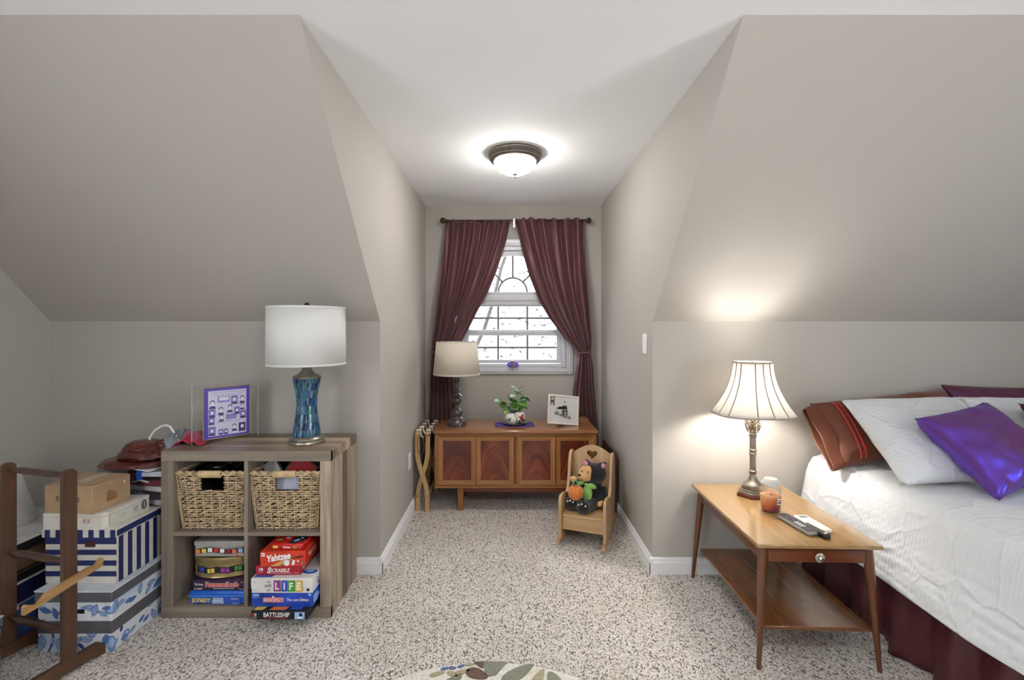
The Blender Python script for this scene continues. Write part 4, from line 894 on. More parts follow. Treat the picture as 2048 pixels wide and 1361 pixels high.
cm = [plain('collage_purple', (70, 58, 172), .35), plain('collage_paper', (206, 202, 226), .4), plain('collage_dark', (62, 48, 110), .4), plain('collage_mid', (140, 128, 198), .4), plain('collage_face', (224, 220, 236), .4), plain('collage_text', (92, 80, 150), .4)]
cp = M()
def cpoly(pts, mi, lay):    # sample onto the curved sheet
    cp.add([(x, curve(x)[1] - .001 - .0004 * lay, z) for x, z in pts], [tuple(range(len(pts)))], mi)
def crect(x0, x1, z0_, z1_, mi, lay, n=None):
    n = n or max(1, int((x1 - x0) / .012))
    for i in range(n): p, q_ = x0 + (x1 - x0) * i / n, x0 + (x1 - x0) * (i + 1) / n; cpoly([(p, z0_), (q_, z0_), (q_, z1_), (p, z1_)], mi, lay)
crect(a, b_, z0, z1, 0, 0); crect(-.084, .086, .032, .256, 1, 1)
for s_, zz, ww in (('Did you ever tell them perfect', .247, .15), ('is just by looking at you...', .234, .13), ('Happy Father Day!', .098, .10)):
    vs, fs = text_data(s_, .0); cp.add([(x * ww + .004, curve(x * ww + .004)[1] - .0024, zz + y * .008) for x, y in vs], fs, 5)
def face(x, z, s_, dark=True, bgc=None):
    if bgc is not None: crect(x - 1.15 * s_, x + 1.15 * s_, z - 1.9 * s_, z + 1.3 * s_, bgc, 2)
    el = lambda cx_, cz_, rx, rz, mi, lay: cpoly([(cx_ + rx * math.cos(2 * PI * i / 12), cz_ + rz * math.sin(2 * PI * i / 12)) for i in range(12)], mi, lay)
    cpoly([(x - s_, z - 1.85 * s_), (x + s_, z - 1.85 * s_), (x + .7 * s_, z - 1.0 * s_), (x - .7 * s_, z - 1.0 * s_)], 2, 3); el(x, z + .15 * s_, .72 * s_, .85 * s_, 2, 4); el(x, z - .08 * s_, .55 * s_, .68 * s_, 4, 5)
for (x, z, s_, bgc) in ((-.066, .196, .015, None), (.030, .208, .014, 3), (.066, .208, .014, None), (-.030, .160, .014, 1), (.010, .168, .014, None), (.042, .152, .012, 3), (.070, .130, .013, 3), (-.068, .150, .013, 3), (-.028, .124, .012, 1), (-.070, .112, .012, 3), (.030, .070, .013, None), (.066, .066, .014, 2), (-.068, .062, .014, 3), (-.030, .052, .009, 3), (-.008, .052, .009, 3), (.066, .17, .011, None)): face(x, z, s_, bgc=bgc)
crect(-.044, .010, .196, .226, 3, 2); crect(-.038, .004, .206, .222, 4, 3); crect(-.008, .04, .108, .135, 3, 2)
obj('photo_collage', cp, cm, af, recalc=False)
# ------------------------------------------------------------ boxes piled left of the shelf
def floral():
    N = NT('blue_flower_print'); b = N.b; setp(b, rough=.45)
    tc = N.coord((1, 1, 1)); n0 = N.n('TexNoise'); n0.inputs['Scale'].default_value = 6; n0.inputs['Detail'].default_value = 1; N.l(tc, n0.inputs[0])
    dist = N.n('VectorMath', operation='MULTIPLY_ADD'); N.l(n0.outputs['Color'], dist.inputs[0]); dist.inputs[1].default_value = (.09, .09, .09); N.l(tc, dist.inputs[2])
    v = N.n('TexVoronoi'); v.inputs['Scale'].default_value = 17; N.l(dist.outputs[0], v.inputs['Vector'])
    ve = N.n('TexVoronoi', feature='DISTANCE_TO_EDGE'); ve.inputs['Scale'].default_value = 17; N.l(dist.outputs[0], ve.inputs['Vector'])
    sc = N.n('SeparateColor'); N.l(v.outputs['Color'], sc.inputs[0])
    pet = N.math('LESS_THAN', v.outputs['Distance'], .42); on = N.math('LESS_THAN', sc.outputs[0], .45); f = N.math('MULTIPLY', pet, on)
    n = N.n('TexNoise'); n.inputs['Scale'].default_value = 30; N.l(tc, n.inputs[0])
    petal = N.ramp(n.outputs[0], [(.3, (96, 134, 196)), (.6, (170, 196, 232)), (.8, (214, 226, 242))])
    wash = N.ramp(n0.outputs[0], [(.35, (186, 206, 236)), (.55, (226, 230, 236))])
    c = N.mix(f, wash, petal); ring = N.math('MULTIPLY', on, N.math('COMPARE', v.outputs['Distance'], .42, .022)); c = N.mix(ring, c, (46, 72, 128))
    wv = N.n('TexWave'); wv.inputs['Scale'].default_value = 4; wv.inputs['Distortion'].default_value = 9; N.l(tc, wv.inputs[0]); st = N.math('MULTIPLY', N.math('GREATER_THAN', wv.outputs[1], .985), N.math('LESS_THAN', n0.outputs[0], .52)); c = N.mix(st, c, (46, 72, 128))
    N.l(c, b.inputs['Base Color']); return N.m
flo = floral(); gband = plain('grey_ribbon_band', (92, 92, 96), .5, noise_amt=.06); lidw = plain('pale_lid_paper', (206, 212, 222), .5, noise_amt=.06, nscale=14)
def leafprint(t, face_at, wdt, z0, z1, seed, face='front', mirror=1, n=9):
    F = Flat(face, face_at); r_ = random.Random(seed); cols = [plain('leaf_pale_blue', (150, 182, 226), .5), plain('leaf_blue', (92, 130, 196), .5), plain('leaf_ink', (44, 66, 122), .5)] if not hasattr(leafprint, 'c') else leafprint.c
    leafprint.c = cols
    for i in range(n):
        ca, cb = -wdt / 2 + wdt * (i + .5) / n + r_.uniform(-.01, .01), r_.uniform(z0 + .02, z1 - .02); an = r_.uniform(0, 2 * PI); L = r_.uniform(.016, .026)
        def P_(s_, w_): return (min(wdt / 2 - .002, max(-wdt / 2 + .002, ca + s_ * L * math.cos(an) - w_ * L * math.sin(an))), min(z1 - .002, max(z0 + .002, cb + s_ * L * math.sin(an) + w_ * L * math.cos(an))))
        sh_ = [(-1, 0), (-.6, .32), (0, .45), (.6, .28), (1, 0), (.6, -.28), (0, -.45), (-.6, -.32)]
        F.lay = 1 + 3 * (i % 3); F.poly([P_(a * 1.12, b * 1.2) for a, b in sh_], 2); F.up().poly([P_(a, b) for a, b in sh_], r_.randrange(2)); F.up().poly([P_(-1.3, -.02), P_(.9, -.03), P_(.9, .03), P_(-1.3, .05)], 2)
    return F.obj('leaf_print', cols, t)
fb = thing('storage_box', 'large blue flower print storage box with grey bands, lowest in the stack beside the shelf', 'storage box', (-1.786, 2.10, 0))
def floral_box(t, hw, hd, h, lidh, seed):
    obj('box_body', M().box(-hw, hw, -hd, hd, 0, h - .02, 0, .002), flo, t)
    bz = h * .40
    obj('grey_band', M().box(-hw - .001, hw + .001, -hd - .001, hd + .001, bz - .026, bz + .026, 0, .001), gband, t)
    l = obj('lid', M().box(-hw - .008, hw + .006, -hd - .008, hd + .006, h - lidh, h - .003, 0, .003).box(-hw - .009, hw + .007, -hd - .009, hd + .007, h - .004, h, 0, .001), [gband, lidw], t); 
    for i, p in enumerate(l.data.polygons): 
        if p.center.z > h - .0045: p.material_index = 1
    obj('hand_hole', M().box(-.032, .04, -hd - .0015, -hd + .001, h * .62, h * .62 + .018, 0, .0005), black_m, t)
    leafprint(t, -hd, hw * 2, .002, bz - .028, seed, n=8); leafprint(t, -hd, hw * 2, bz + .028, h - lidh - .002, seed + 1, n=11)
    leafprint(t, hw, hd * 2, .002, bz - .028, seed + 2, 'right', n=11); leafprint(t, hw, hd * 2, bz + .028, h - lidh - .002, seed + 3, 'right', n=14)
floral_box(fb, .153, .224, .256, .048, 5)
fb2 = thing('storage_box', 'flower print storage box at the lower left corner, before the wooden rack', 'storage box', (-2.03, 1.53, 0), .06)
floral_box(fb2, .165, .14, .272, .036, 15)
# striped box
navy = plain('navy_stripe', (32, 44, 96), .5, noise_amt=.06); cream = plain('cream_card', (212, 208, 198), .55, noise_amt=.03)
sb = thing('striped_box', 'navy and cream striped storage box, second from the bottom of the stack beside the shelf', 'storage box', (-1.8075, 2.135, .256))
hw, hd, h = .150, .210, .229
obj('box_body', M().box(-hw, hw, -hd, hd, 0, h - .004, 0, .0015), cream, sb)
for i in range(4): z = .030 + i * .0455; obj('stripe', M().box(-hw - .0004, hw + .0004, -hd - .0008, -hd + .001, z, z + .022), navy, sb)
for i in range(9): y = -hd + .012 + i * .047; obj('stripe', M().box(hw - .001, hw + .0008, y, y + .023, .001, h - .036), navy, sb)
ld = obj('lid', M().box(-hw - .012, hw + .003, -hd - .004, hd + .003, h - .034, h, 0, .0015), cream, sb)
for i in range(7): x = -hw + .002 + i * .046; obj('lid_stripe', M().box(x, x + .022, -hd - .0048, -hd - .003, h - .033, h - .001), navy, ld)
obj('lid_band', M().box(hw + .002, hw + .0038, -hd + .0, hd, h - .030, h - .004), navy, ld); obj('lid_band', M().box(-hw, hw, -hd - .0012, -hd + .001, h - .050, h - .034), navy, sb)
obj('hand_hole', M().box(.018, .062, -hd - .0016, -hd + .001, h - .075, h - .050, 0, .0008), plain('hole_dark_red', (58, 26, 24), .7, noise_amt=.2), sb)
# flat white box
wb = thing('flat_box', 'flat white cardboard box with a round black mark, between the striped and the brown box', 'box', (-1.838, 2.040, .485))
wc = plain('white_card', (214, 210, 200), .55, noise_amt=.03)
out = [(-.130, -.114), (.118, -.114), (.133, -.098), (.147, .104), (-.130, .112)]
obj('box_body', M().prism(out, 0, .067, 'xy'), wc, wb, sharp=15); obj('lid_seam', M().prism([(a * 1.002, b * 1.002) for a, b in out], .050, .0515, 'xy'), plain('seam_shadow_card', (170, 166, 156), .6), wb, sharp=15)
F = Flat('right', 0); 
F.ell(.075, .034, .014, .022, 1, 24).up().ell(.075, .034, .010, .017, 0, 20).up().ell(.075, .034, .009, .0155, 1, 20).up().rect(.0725, .0775, .022, .046, 0); F.lay = 1
F.poly([(.02, .028), (.036, .024), (.044, .038), (.034, .046), (.030, .036), (.022, .044)], 2).text('EVEN', .038, .017, .034, .005, 2); F.text('MODEL SIZE', -.075, .028, .022, .003, 2)
for k in range(6): F.rect(-.0975, -.0955, .010 + k * .007, .014 + k * .007, 1)
for k in range(4): F.rect(-.05, -.02, .020 + k * .006, .021 + k * .006, 2)
fo = F.obj('side_print', [wht_print, blk_print, plain('pale_grey_print', (170, 168, 164), .6)], wb, label='black ring mark and small grey print'); fo.location = (.141, 0, 0); fo.rotation_euler = (0, 0, -math.atan2(.014, .202))
rdp = plain('red_marker', (150, 60, 60), .7); blkmk = plain('black_marker', (50, 42, 36), .7)
F = Flat('front', -.114); F.text('ES', .055, .034, .030, .016, 0, slant=.2); F.obj('marker_writing', [rdp], wb)
# brown carton
cb = thing('cardboard_box', 'brown cardboard box with handwritten letters, topmost of the stack beside the shelf', 'box', (-1.850, 2.013, .552), -.09)
kraft = plain('kraft_card', (172, 144, 112), .7, noise_amt=.06, nscale=12)
obj('box_body', M().box(-.112, .110, -.090, .085, 0, .116, 0, .0015), kraft, cb)
obj('lid_flap', M().box(-.110, -.001, -.088, .083, .1155, .118, 0, .0008), kraft, cb); obj('lid_flap', M().box(.001, .108, -.088, .083, .1155, .1185, 0, .0008), kraft, cb)
obj('packing_tape', M().box(-.025, .025, -.0895, .084, .1182, .1190), plain('clear_tape', (190, 168, 136), .2, coat=.6, noise_amt=.05), cb)
F = Flat('front', -.0905); F.text('S', -.050, .062, .016, .020, 0, .01, slant=.1).text('AS', .034, .060, .036, .020, 0, .01, slant=.1); F.obj('marker_writing', [blkmk], cb)
F = Flat('right', .1102); F.poly([(-.028, .030), (.022, .030), (.020, .058), (-.012, .078), (-.026, .072)], 0); F.obj('torn_patch', [plain('torn_kraft', (138, 100, 64), .8, noise_amt=.1)], cb); obj('tape_tear', M().tube([(.1108, .052, .086), (.1112, .058, .096)], .0016, 6), white_m, cb)
# clear bin behind with shoes
bn = thing('clear_bin', 'clear plastic bin with blue and white clip behind the brown box, beside the shelf', 'storage bin', (-1.795, 2.292, .487))
clr = pane_mat('cloudy_plastic', .16, (232, 238, 244))
m = M(); 
for (a, b_, c, d) in ((-.165, -.162, -.115, .115), (.162, .165, -.115, .115), (-.165, .165, -.115, -.112), (-.165, .165, .112, .115)): m.box(a, b_, c, d, .001, .165)
m.box(-.165, .165, -.115, .115, 0, .003); obj('bin_body', m, clr, bn); obj('bin_lid', M().box(-.172, .172, -.122, .122, .165, .176, 0, .004), clr, bn)
obj('clip', M().box(.05, .165, -.128, -.116, .142, .166, 0, .003), plain('frosted_clip', (206, 214, 230), .3, noise_amt=.03), bn); obj('clip_hinge', M().box(.022, .052, -.127, -.115, .128, .172, 0, .004), plain('blue_clip', (44, 84, 190), .35, noise_amt=.05), bn)
def shoe(lbl, loc, rz, tone):
    t = thing('sneaker', lbl, 'shoe', loc, rz, 'sneakers inside the clear bin'); del t['group']
    up = M()
    def f(u, v):
        x = -.12 + .24 * v; wd = .036 + .010 * math.sin(PI * min(1, v * 1.1)) ; a = PI * u; hh = .075 - .045 * v ** 1.3 if v > .2 else .075; 
        if v < .03 or v > .97: wd *= .55; hh *= .6
        return (x, wd * math.cos(a), .022 + hh * math.sin(a))
    up.grid(f, 14, 16); obj('upper', up, plain('sneaker_upper', tone, .6, noise_amt=.1), t)
    obj('sole', M().prism([(-.125 + .25 * i / 12, .0) for i in range(13)] + [(.128, .010), (.125, .022), (-.124, .026), (-.128, .012)], -.042, .042, 'xz').xf(Matrix.Identity(4)), plain('sneaker_sole', (206, 204, 206), .5, noise_amt=.03), t)
    obj('stripe', M().tube([(-.05, -.046, .035), (0, -.047, .050), (.045, -.042, .040)], .005, 6), plain('sneaker_stripe', (220, 216, 216), .5), t)
shoe('maroon and white sneaker on top in the clear bin', (-1.75, 2.225, .56), math.radians(-14), (116, 50, 58)); shoe('grey and maroon sneaker underneath in the clear bin', (-1.76, 2.235, .492), math.radians(-12), (120, 96, 104))
# heap of clothes on the bin
mar = plain('maroon_leather', (84, 32, 26), .3, noise_amt=.2, nscale=8, bump=.35, bscale=30, coat=.3)
jacket = thing('folded_jacket', 'shiny dark red-brown jacket heaped on the clear bin and brown box', 'jacket', (0, 0, 0))
def fold(c, s, seed, rough, fr): return heap(c, s, seed, rough, fr, 72, 44)
obj('lower_fold', fold((-1.835, 2.255, .675), (.170, .12, .032), 3, .12, 1.7), mar, jacket, sharp=180); obj('middle_fold', fold((-1.795, 2.265, .712), (.125, .095, .040), 9, .17, 1.9), mar, jacket, sharp=180); obj('upper_fold', fold((-1.815, 2.275, .742), (.090, .075, .036), 14, .16, 1.9), mar, jacket, sharp=180); obj('sleeve', fold((-1.705, 2.30, .738), (.055, .06, .048), 21, .2, 1.8), mar, jacket, sharp=180)
t = obj('white_paper', M().box(-.09, .07, -.025, .05, 0, .004, 0, .001), white_m, None, loc=(-1.755, 2.175, .666), rot=(0, .10, -.12)); tag(t, 'white folded edge sticking out under the red-brown jacket', 'paper')
gy = fabric('grey_blue_fleece', (104, 112, 120), weave=300, bump=.5, col2=(150, 158, 166))
t = obj('grey_garment', fold((0, 0, 0), (.052, .07, .085), 31, .35, 2.6), gy, None, loc=(-1.668, 2.31, .735), sharp=180); tag(t, 'grey blue garment stuffed between the red-brown jacket and the shelf', 'garment')
t = obj('hanger_loop', M().tube([(-1.800, 2.28, .745), (-1.795, 2.28, .79), (-1.765, 2.275, .828), (-1.73, 2.27, .848), (-1.705, 2.27, .853), (-1.685, 2.27, .846), (-1.665, 2.27, .815), (-1.635, 2.27, .762), (-1.625, 2.27, .73)], .0055, 10), white_m, None); tag(t, 'white curved plastic loop rising above the pile of clothes', 'loop')
scf = satin('red_pink_satin', (176, 44, 66), (180, 150, 210), rough=.35, weight=.8, wr=12, metal=.2, bump=.5)
def scarf(u, v):
    x = -1.640 + .165 * u; prof = math.sin(PI * min(1, u * .92 + .12)) ** .8; zz = .785 + .034 * prof * math.sin(PI * (v * .9 + .05)) + .006 * math.sin(u * 17 + v * 7)
    if u < .25: zz -= (.25 - u) * .20
    return (x + .01 * math.sin(v * 9), 2.20 + .17 * v - .03 * u, max(zz, .774) if x > -1.60 else zz)
t = obj('satin_garment', M().grid(scarf, 36, 20), scf, None, solid=.004, sharp=180); tag(t, 'red and pink satin garment lying over the left corner of the shelf top', 'garment')
t = obj('paper_label', M().box(-.022, .018, -.003, .0, -.022, .020, 0, .001), white_m, None, loc=(-1.652, 2.235, .718), rot=(0, 0, .1)); tag(t, 'small white label card hanging beside the shelf corner', 'label')

# ------------------------------------------------------------ stacked things behind the rack, at the far left
def sbox(name, label, cat, x0, x1, y0, y1, z0, z1, col, rz=0, lid=None, rough=.5):
    t = thing(name, label, cat, ((x0 + x1) / 2, (y0 + y1) / 2, z0), rz); hx, hy, hh = (x1 - x0) / 2, (y1 - y0) / 2, z1 - z0
    obj('box_body', M().box(-hx, hx, -hy, hy, 0, hh * (.85 if lid else 1), 0, .003), plain(name + '_card', col, rough, noise_amt=.12, nscale=8), t)
    if lid: obj('lid', M().box(-hx - .005, hx + .005, -hy - .005, hy + .005, hh * .72, hh, 0, .003), plain(name + '_lid', lid, rough, noise_amt=.08), t)
    return t, hx, hy, hh
t, hx, hy, hh = sbox('blue_box', 'blue box with white barcode lettering, on the floor behind the wooden rack', 'box', -2.42, -2.09, 1.905, 2.34, 0, .160, (54, 84, 140))
F = Flat('right', hx); 
for k in range(7): F.rect(-hy + .015, -hy + .030, .020 + k * .016, .030 + k * .016, 0)
F.rect(-hy + .012, -hy + .04, .135, .152, 0).rect(-hy + .012, hy - .02, .155, .1595, 0).text('GAMES', -hy + .10, .09, .08, .02, 1).text('AGES 8+', -hy + .09, .04, .05, .010, 1); F.obj('side_print', [wht_print, plain('mid_blue_print', (84, 116, 172), .6)], t)
sbox('navy_box', 'dark navy flat box on top of the blue box, behind the wooden rack', 'box', -2.40, -2.085, 1.90, 2.32, .161, .245, (24, 26, 72), lid=None)
sbox('white_folder', 'thin white folder between the navy box and the black tray', 'folder', -2.40, -2.08, 1.895, 2.32, .246, .251, (196, 196, 192))
sbox('black_tray', 'black plastic tray above the navy box', 'tray', -2.42, -2.09, 1.89, 2.32, .252, .292, (28, 27, 28), lid=(36, 34, 34))
sbox('wooden_case', 'brown case between the two black trays behind the wooden rack', 'case', -2.42, -2.10, 1.90, 2.30, .293, .372, (104, 82, 62))
sbox('black_tray', 'upper black tray on the brown case', 'tray', -2.43, -2.09, 1.89, 2.30, .373, .418, (26, 25, 26), lid=(40, 38, 38))
sbox('pale_board', 'pale flat board under the white lampshade behind the wooden rack', 'board', -2.42, -2.07, 1.91, 2.33, .419, .428, (186, 186, 182))
wsd = fabric('bare_shade_fabric', (212, 212, 208), trans=.15, weave=500, bump=.1)
for lb, dz, sc_, dx_ in (('loose white lampshade at the far left, upper of two nested', .022, 1.0, 0), ('loose white lampshade at the far left, lower of two nested', .0, 1.04, .004)):
    t = thing('loose_lampshade', lb, 'lampshade', (-2.345 + dx_, 2.10, .4285 + dz)); obj('shade', M().lathe([(.112 * sc_, 0), (.113 * sc_, .012), (.088 * sc_, .12), (.060 * sc_, .235 if dz else .14)], 48, cap=False), wsd, t, solid=.002); obj('rim', M().lathe([(.114 * sc_, 0), (.115 * sc_, .010), (.110 * sc_, .010), (.110 * sc_, 0), (.114 * sc_, 0)], 48, cap=False), wsd, t)

# ------------------------------------------------------------ dark wooden rack with turned rungs
dw_ = wood('dark_walnut', (60, 38, 24), (96, 62, 38), 'z', .35, .5); dwy = wood('dark_walnut_foot', (64, 40, 24), (104, 68, 40), 'y', .35, .5); dwx = wood('dark_walnut_rung', (52, 34, 24), (84, 56, 38), 'x', .3, .6); lgt = wood('light_arm_wood', (150, 112, 68), (190, 150, 100), 'y', .4, .3)
rk = thing('quilt_rack', 'dark wooden rack with turned rungs and one pale arm, at the lower left', 'rack', (-1.698, 1.760, 0), -.255)
def postp(y0, y1, z0, z1, x0, x1):
    o_ = [(y0, z0), (y1, z0), (y1, z1 - .025)] + [((y0 + y1) / 2 + (y1 - y0) / 2 * math.cos(PI * i / 10), z1 - .025 + .025 * math.sin(PI * i / 10)) for i in range(1, 10)] + [(y0, z1 - .025)]
    return M().prism(o_, x0, x1, 'yz')
for x in (-.34, .0):
    obj('post', postp(-.024, .022, .055, .792, x - .009, x + .009), dw_, rk); 
    ft = [(-.28, 0), (-.20, 0), (-.16, .012), (.06, .012), (.09, 0), (.12, 0), (.12, .035), (.10, .055), (-.10, .058), (-.24, .045), (-.28, .03)]
    obj('foot', M().prism(ft, x - .012, x + .012, 'yz'), dwy, rk)
def rung(z, r=1.0):
    xs = [-.330 + .320 * i / 22 for i in range(23)]
    R_ = [.008, .009, .010, .0115, .013, .014, .0145, .0145, .014, .0125, .0155, .012, .0155, .0125, .014, .0145, .0145, .014, .013, .0115, .010, .009, .008]
    return M().tube([(x, 0, z) for x in xs], [a * r for a in R_], 14)
for z, r_ in ((.765, .95), (.43, 1.0), (.165, 1.0)): obj('rung', rung(z, r_), dwx, rk); obj('rung_end', M().ball((-.351, 0, z), (.006, .012, .012)), plain('rung_plug', (40, 28, 22), .3, coat=.5, noise_amt=.1), rk)
arm = [(-.15, .318), (-.15, .345), (-.143, .352), (-.125, .340), (-.110, .336), (-.095, .350), (-.085, .360), (.055, .386), (.066, .382), (.078, .384), (.090, .400), (.100, .402), (.104, .395), (.100, .370), (-.12, .322)]
obj('arm', M().prism(arm, .0102, .026, 'yz'), lgt, rk, label='pale wooden arm with notches at both ends')
# ------------------------------------------------------------ end table
tt = wood('table_top_wood', (134, 102, 62), (172, 138, 92), 'y', .22, .7, contrast=(.15, .85)); tw = wood('table_leg_wood', (72, 38, 18), (122, 72, 36), 'z', .3, .5); twx = wood('table_drawer_wood', (84, 40, 16), (118, 62, 28), 'x', .28, .6); twy = wood('table_shelf_wood', (84, 48, 22), (132, 84, 46), 'y', .25, .7)
et = thing('end_table', 'mid-century wooden end table with drawer and lower shelf, beside the bed', 'table', (.970, 1.768, 0), -.035)
TW, TD = .478, .700
obj('top', M().box(0, TW, 0, TD, .479, .495, 0, .003), tt, et)
for x in (.030, TW - .048): obj('side_apron', M().box(x, x + .018, .035, TD - .04, .416, .479, 0, .001), tw, et)
obj('back_apron', M().box(.04, TW - .04, TD - .055, TD - .037, .416, .479), twx, et)
obj('frame_rail', M().box(.045, TW - .045, .026, .045, .470, .479, 0, .001), twx, et)
dr = obj('drawer', M().box(.052, TW - .052, .022, .042, .417, .469, 0, .0025).box(.06, TW - .06, .04, .40, .420, .465), twx, et)
kb = M().lathe([(.006, 0), (.006, .004), (.016, .008), (.019, .012), (.019, .016), (.016, .019), (.009, .020), (.010, .026), (.006, .030)], 24).xf(Matrix.Translation((TW / 2 + .003, .022, .4425)) @ Matrix.Rotation(PI / 2, 4, 'X')); obj('knob', kb, plain('nickel_knob', (176, 172, 160), .18, metal=.9, noise_amt=.05), dr)
def rleg(x, y, dx_, dy_):
    n = 12; vs = []
    for z, r_ in ((0, .0085), (.25, .014), (.42, .018), (.479, .0175)):
        k = 1 - z / .479; vs.append((x + dx_ * k, y + dy_ * k, z, r_))
    return M().tube([v[:3] for v in vs], [v[3] for v in vs], 14)
for x, y, a, b_ in ((.038, .034, -.026, -.018), (TW - .038, .034, .034, -.018), (.038, TD - .045, -.040, .018), (TW - .038, TD - .045, .034, .018)): obj('leg', rleg(x, y, a, b_), tw, et)
obj('lower_shelf', M().box(.035, TW - .022, .028, TD - .035, .145, .161, 0, .002), twy, et)
# lamp on the end table
bl = thing('bedside_lamp', 'silver candlestick lamp with panelled bell shade, lit, at the back of the end table', 'lamp', (1.232, 2.29, .495), 0)
cherry = wood('cherry_base', (70, 24, 12), (104, 42, 22), 'x', .3, .6); pew = plain('pewter', (134, 126, 114), .38, metal=.75, noise_amt=.1)
oct_ = lambda r_, z0, z1, m, mi=0: m.lathe([(r_, z0), (r_, z1)], 8, mi=mi)
def hexa(r_, z0, z1): return M().lathe([(r_ - .002, z0), (r_, z0 + .002), (r_, z1 - .002), (r_ - .002, z1)], 6, sx=1, sy=.9).xf(Matrix.Rotation(math.radians(0), 4, 'Z'))
obj('wood_foot', hexa(.080, 0, .018), cherry, bl, sharp=20); obj('base_step', hexa(.074, .018, .027), pew, bl, sharp=20); obj('base_step', hexa(.064, .027, .037), pew, bl, sharp=20); obj('base_step', hexa(.056, .037, .058), pew, bl, sharp=20)
obj('column', M().lathe([(.046, .058), (.044, .062), (.032, .070), (.022, .082), (.015, .098), (.012, .108), (.017, .110), (.018, .116), (.013, .119), (.018, .121), (.019, .126), (.0145, .130), (.0145, .205), (.018, .207), (.018, .214), (.0145, .217), (.0145, .224), (.018, .226), (.018, .233), (.0145, .236), (.0145, .296), (.018, .299), (.018, .306), (.014, .309), (.018, .312), (.014, .318), (.015, .322)], 28), pew, bl)
fil = M(); rnd = random.Random(5)
def bulb(a, z):   # openwork bulb
    s_ = (z - .322) / .095; r_ = .012 + .024 * math.sin(PI * min(1, .12 + s_ * .80)) ** .8; return (r_ * math.cos(a), r_ * math.sin(a), z)
for k in range(9):
    a0 = 2 * PI * k / 9
    for sgn in (1, -1): fil.tube([bulb(a0 + sgn * (q / 9 * 1.6 + .35 * math.sin(q * 1.4)), .322 + .092 * q / 9) for q in range(10)], .0026, 5)
for k in range(14):
    a0 = rnd.uniform(0, 2 * PI); z0 = rnd.uniform(.345, .40); fil.tube([bulb(a0 + .22 * math.cos(w_), z0 + .009 * math.sin(w_)) for w_ in [2 * PI * e / 9 for e in range(9)]], .002, 4, closed=True)
obj('openwork_bulb', fil, pew, bl); obj('socket', M().lathe([(.014, .33), (.014, .47)], 16), plain('socket_brass', (150, 120, 70), .3, metal=.8, noise_amt=.05), bl)
bsh = fabric('silk_bell_shade', (220, 216, 208), trans=.30, weave=350, bump=.15)
zb, zt2 = .412, .672
def bell(t): # t 0 bottom..1 top
    return .198 - .106 * (1 - (1 - t) ** 2.0) * .98 - .002 * t
def bpt(a, t, off=0):
    r_ = bell(t) + off; ca, sa = math.cos(a), math.sin(a); k = 3.0; q = (abs(ca) ** k + abs(sa) ** k) ** (-1 / k) * .93
    return (r_ * q * ca * 1.0, r_ * q * sa * .80, zb + (zt2 - zb) * t - .006 * (1 - t) * math.cos(4 * a) * 0)
sh = obj('lamp_shade', M().grid(lambda u, v: bpt(2 * PI * u, v), 64, 16, wrap=True), bsh, bl, solid=.0018, sharp=180)
seam = fabric('shade_seam', (158, 148, 136), trans=.05, weave=400)
for a in (-.35, -1.05, -1.42, -1.85, -2.55, -3.0, .35, 1.2, 1.9, 2.6): obj('seam', M().tube([bpt(a, q / 10, .001) for q in range(11)], .0032, 5), seam, sh)
for t_ in (0, 1): obj('rim', M().tube([bpt(2 * PI * q / 48, t_, .001) for q in range(48)], .0042, 6, closed=True), seam, sh)
sp = M(); [sp.tube([(0, 0, zt2 - .02), bpt(a, .99)], .0016, 5) for a in (.5, 2.6, 4.7)]; sp.tube([(0, 0, .46), (.035, 0, .52), (.035, 0, .60), (0, 0, zt2 - .02), (-.035, 0, .6), (-.035, 0, .52), (0, 0, .46)], .0018, 5); sp.lathe([(.004, zt2 - .02), (.007, zt2 - .012), (.003, zt2 + .004)], 12); obj('harp', sp, steel_m, bl)
# candle jar
cj = thing('candle_jar', 'glass candle jar with lid, two-tone wax, on the end table beside the lamp', 'candle', (1.212, 2.10, .495))
def jarm():
    N = NT('jar_glass'); g_ = N.n('BsdfGlass'); g_.inputs['Roughness'].default_value = .02; g_.inputs['IOR'].default_value = 1.3; t_ = N.n('BsdfTransparent'); mx = N.n('MixShader'); mx.inputs[0].default_value = .30; N.l(t_.outputs[0], mx.inputs[1]); N.l(g_.outputs[0], mx.inputs[2]); N.l(mx.outputs[0], N.out.inputs[0]); return N.m
jar = jarm()
obj('glass_jar', M().lathe([(.034, .001), (.039, .006), (.041, .03), (.044, .075), (.045, .092), (.042, .104), (.035, .112), (.033, .116), (.038, .118), (.038, .121)], 40, cap=False), jar, cj, solid=.0018)
obj('glass_lid', M().lathe([(.030, .112), (.033, .119), (.040, .122), (.042, .127), (.040, .133), (.034, .138), (.030, .146), (.027, .149), (.018, .147), (.004, .145)], 40), plain('lid_glass', (214, 216, 210), .08, trans=.55, coat=.6), cj)
def waxm():
    N = NT('layered_wax'); sep = N.n('SeparateXYZ'); N.l(N.coord(), sep.inputs[0]); n = N.n('TexNoise'); n.inputs['Scale'].default_value = 20; N.l(N.coord(), n.inputs[0])
    f = N.math('ADD', N.math('ADD', N.math('MULTIPLY', sep.outputs[2], 9), N.math('MULTIPLY', sep.outputs[0], -6)), N.math('MULTIPLY', n.outputs[0], .25)); N.l(N.ramp(f, [(.25, (104, 24, 62)), (.55, (176, 88, 48)), (.95, (214, 158, 106))]), N.b.inputs['Base Color']); setp(N.b, rough=.35); return N.m
obj('wax', M().lathe([(.033, .004), (.038, .008), (.040, .03), (.0425, .072), (.040, .074), (.001, .073)], 36), waxm(), cj); obj('wick', M().tube([(0, 0, .073), (.001, 0, .082)], .0012, 5), black_m, cj)
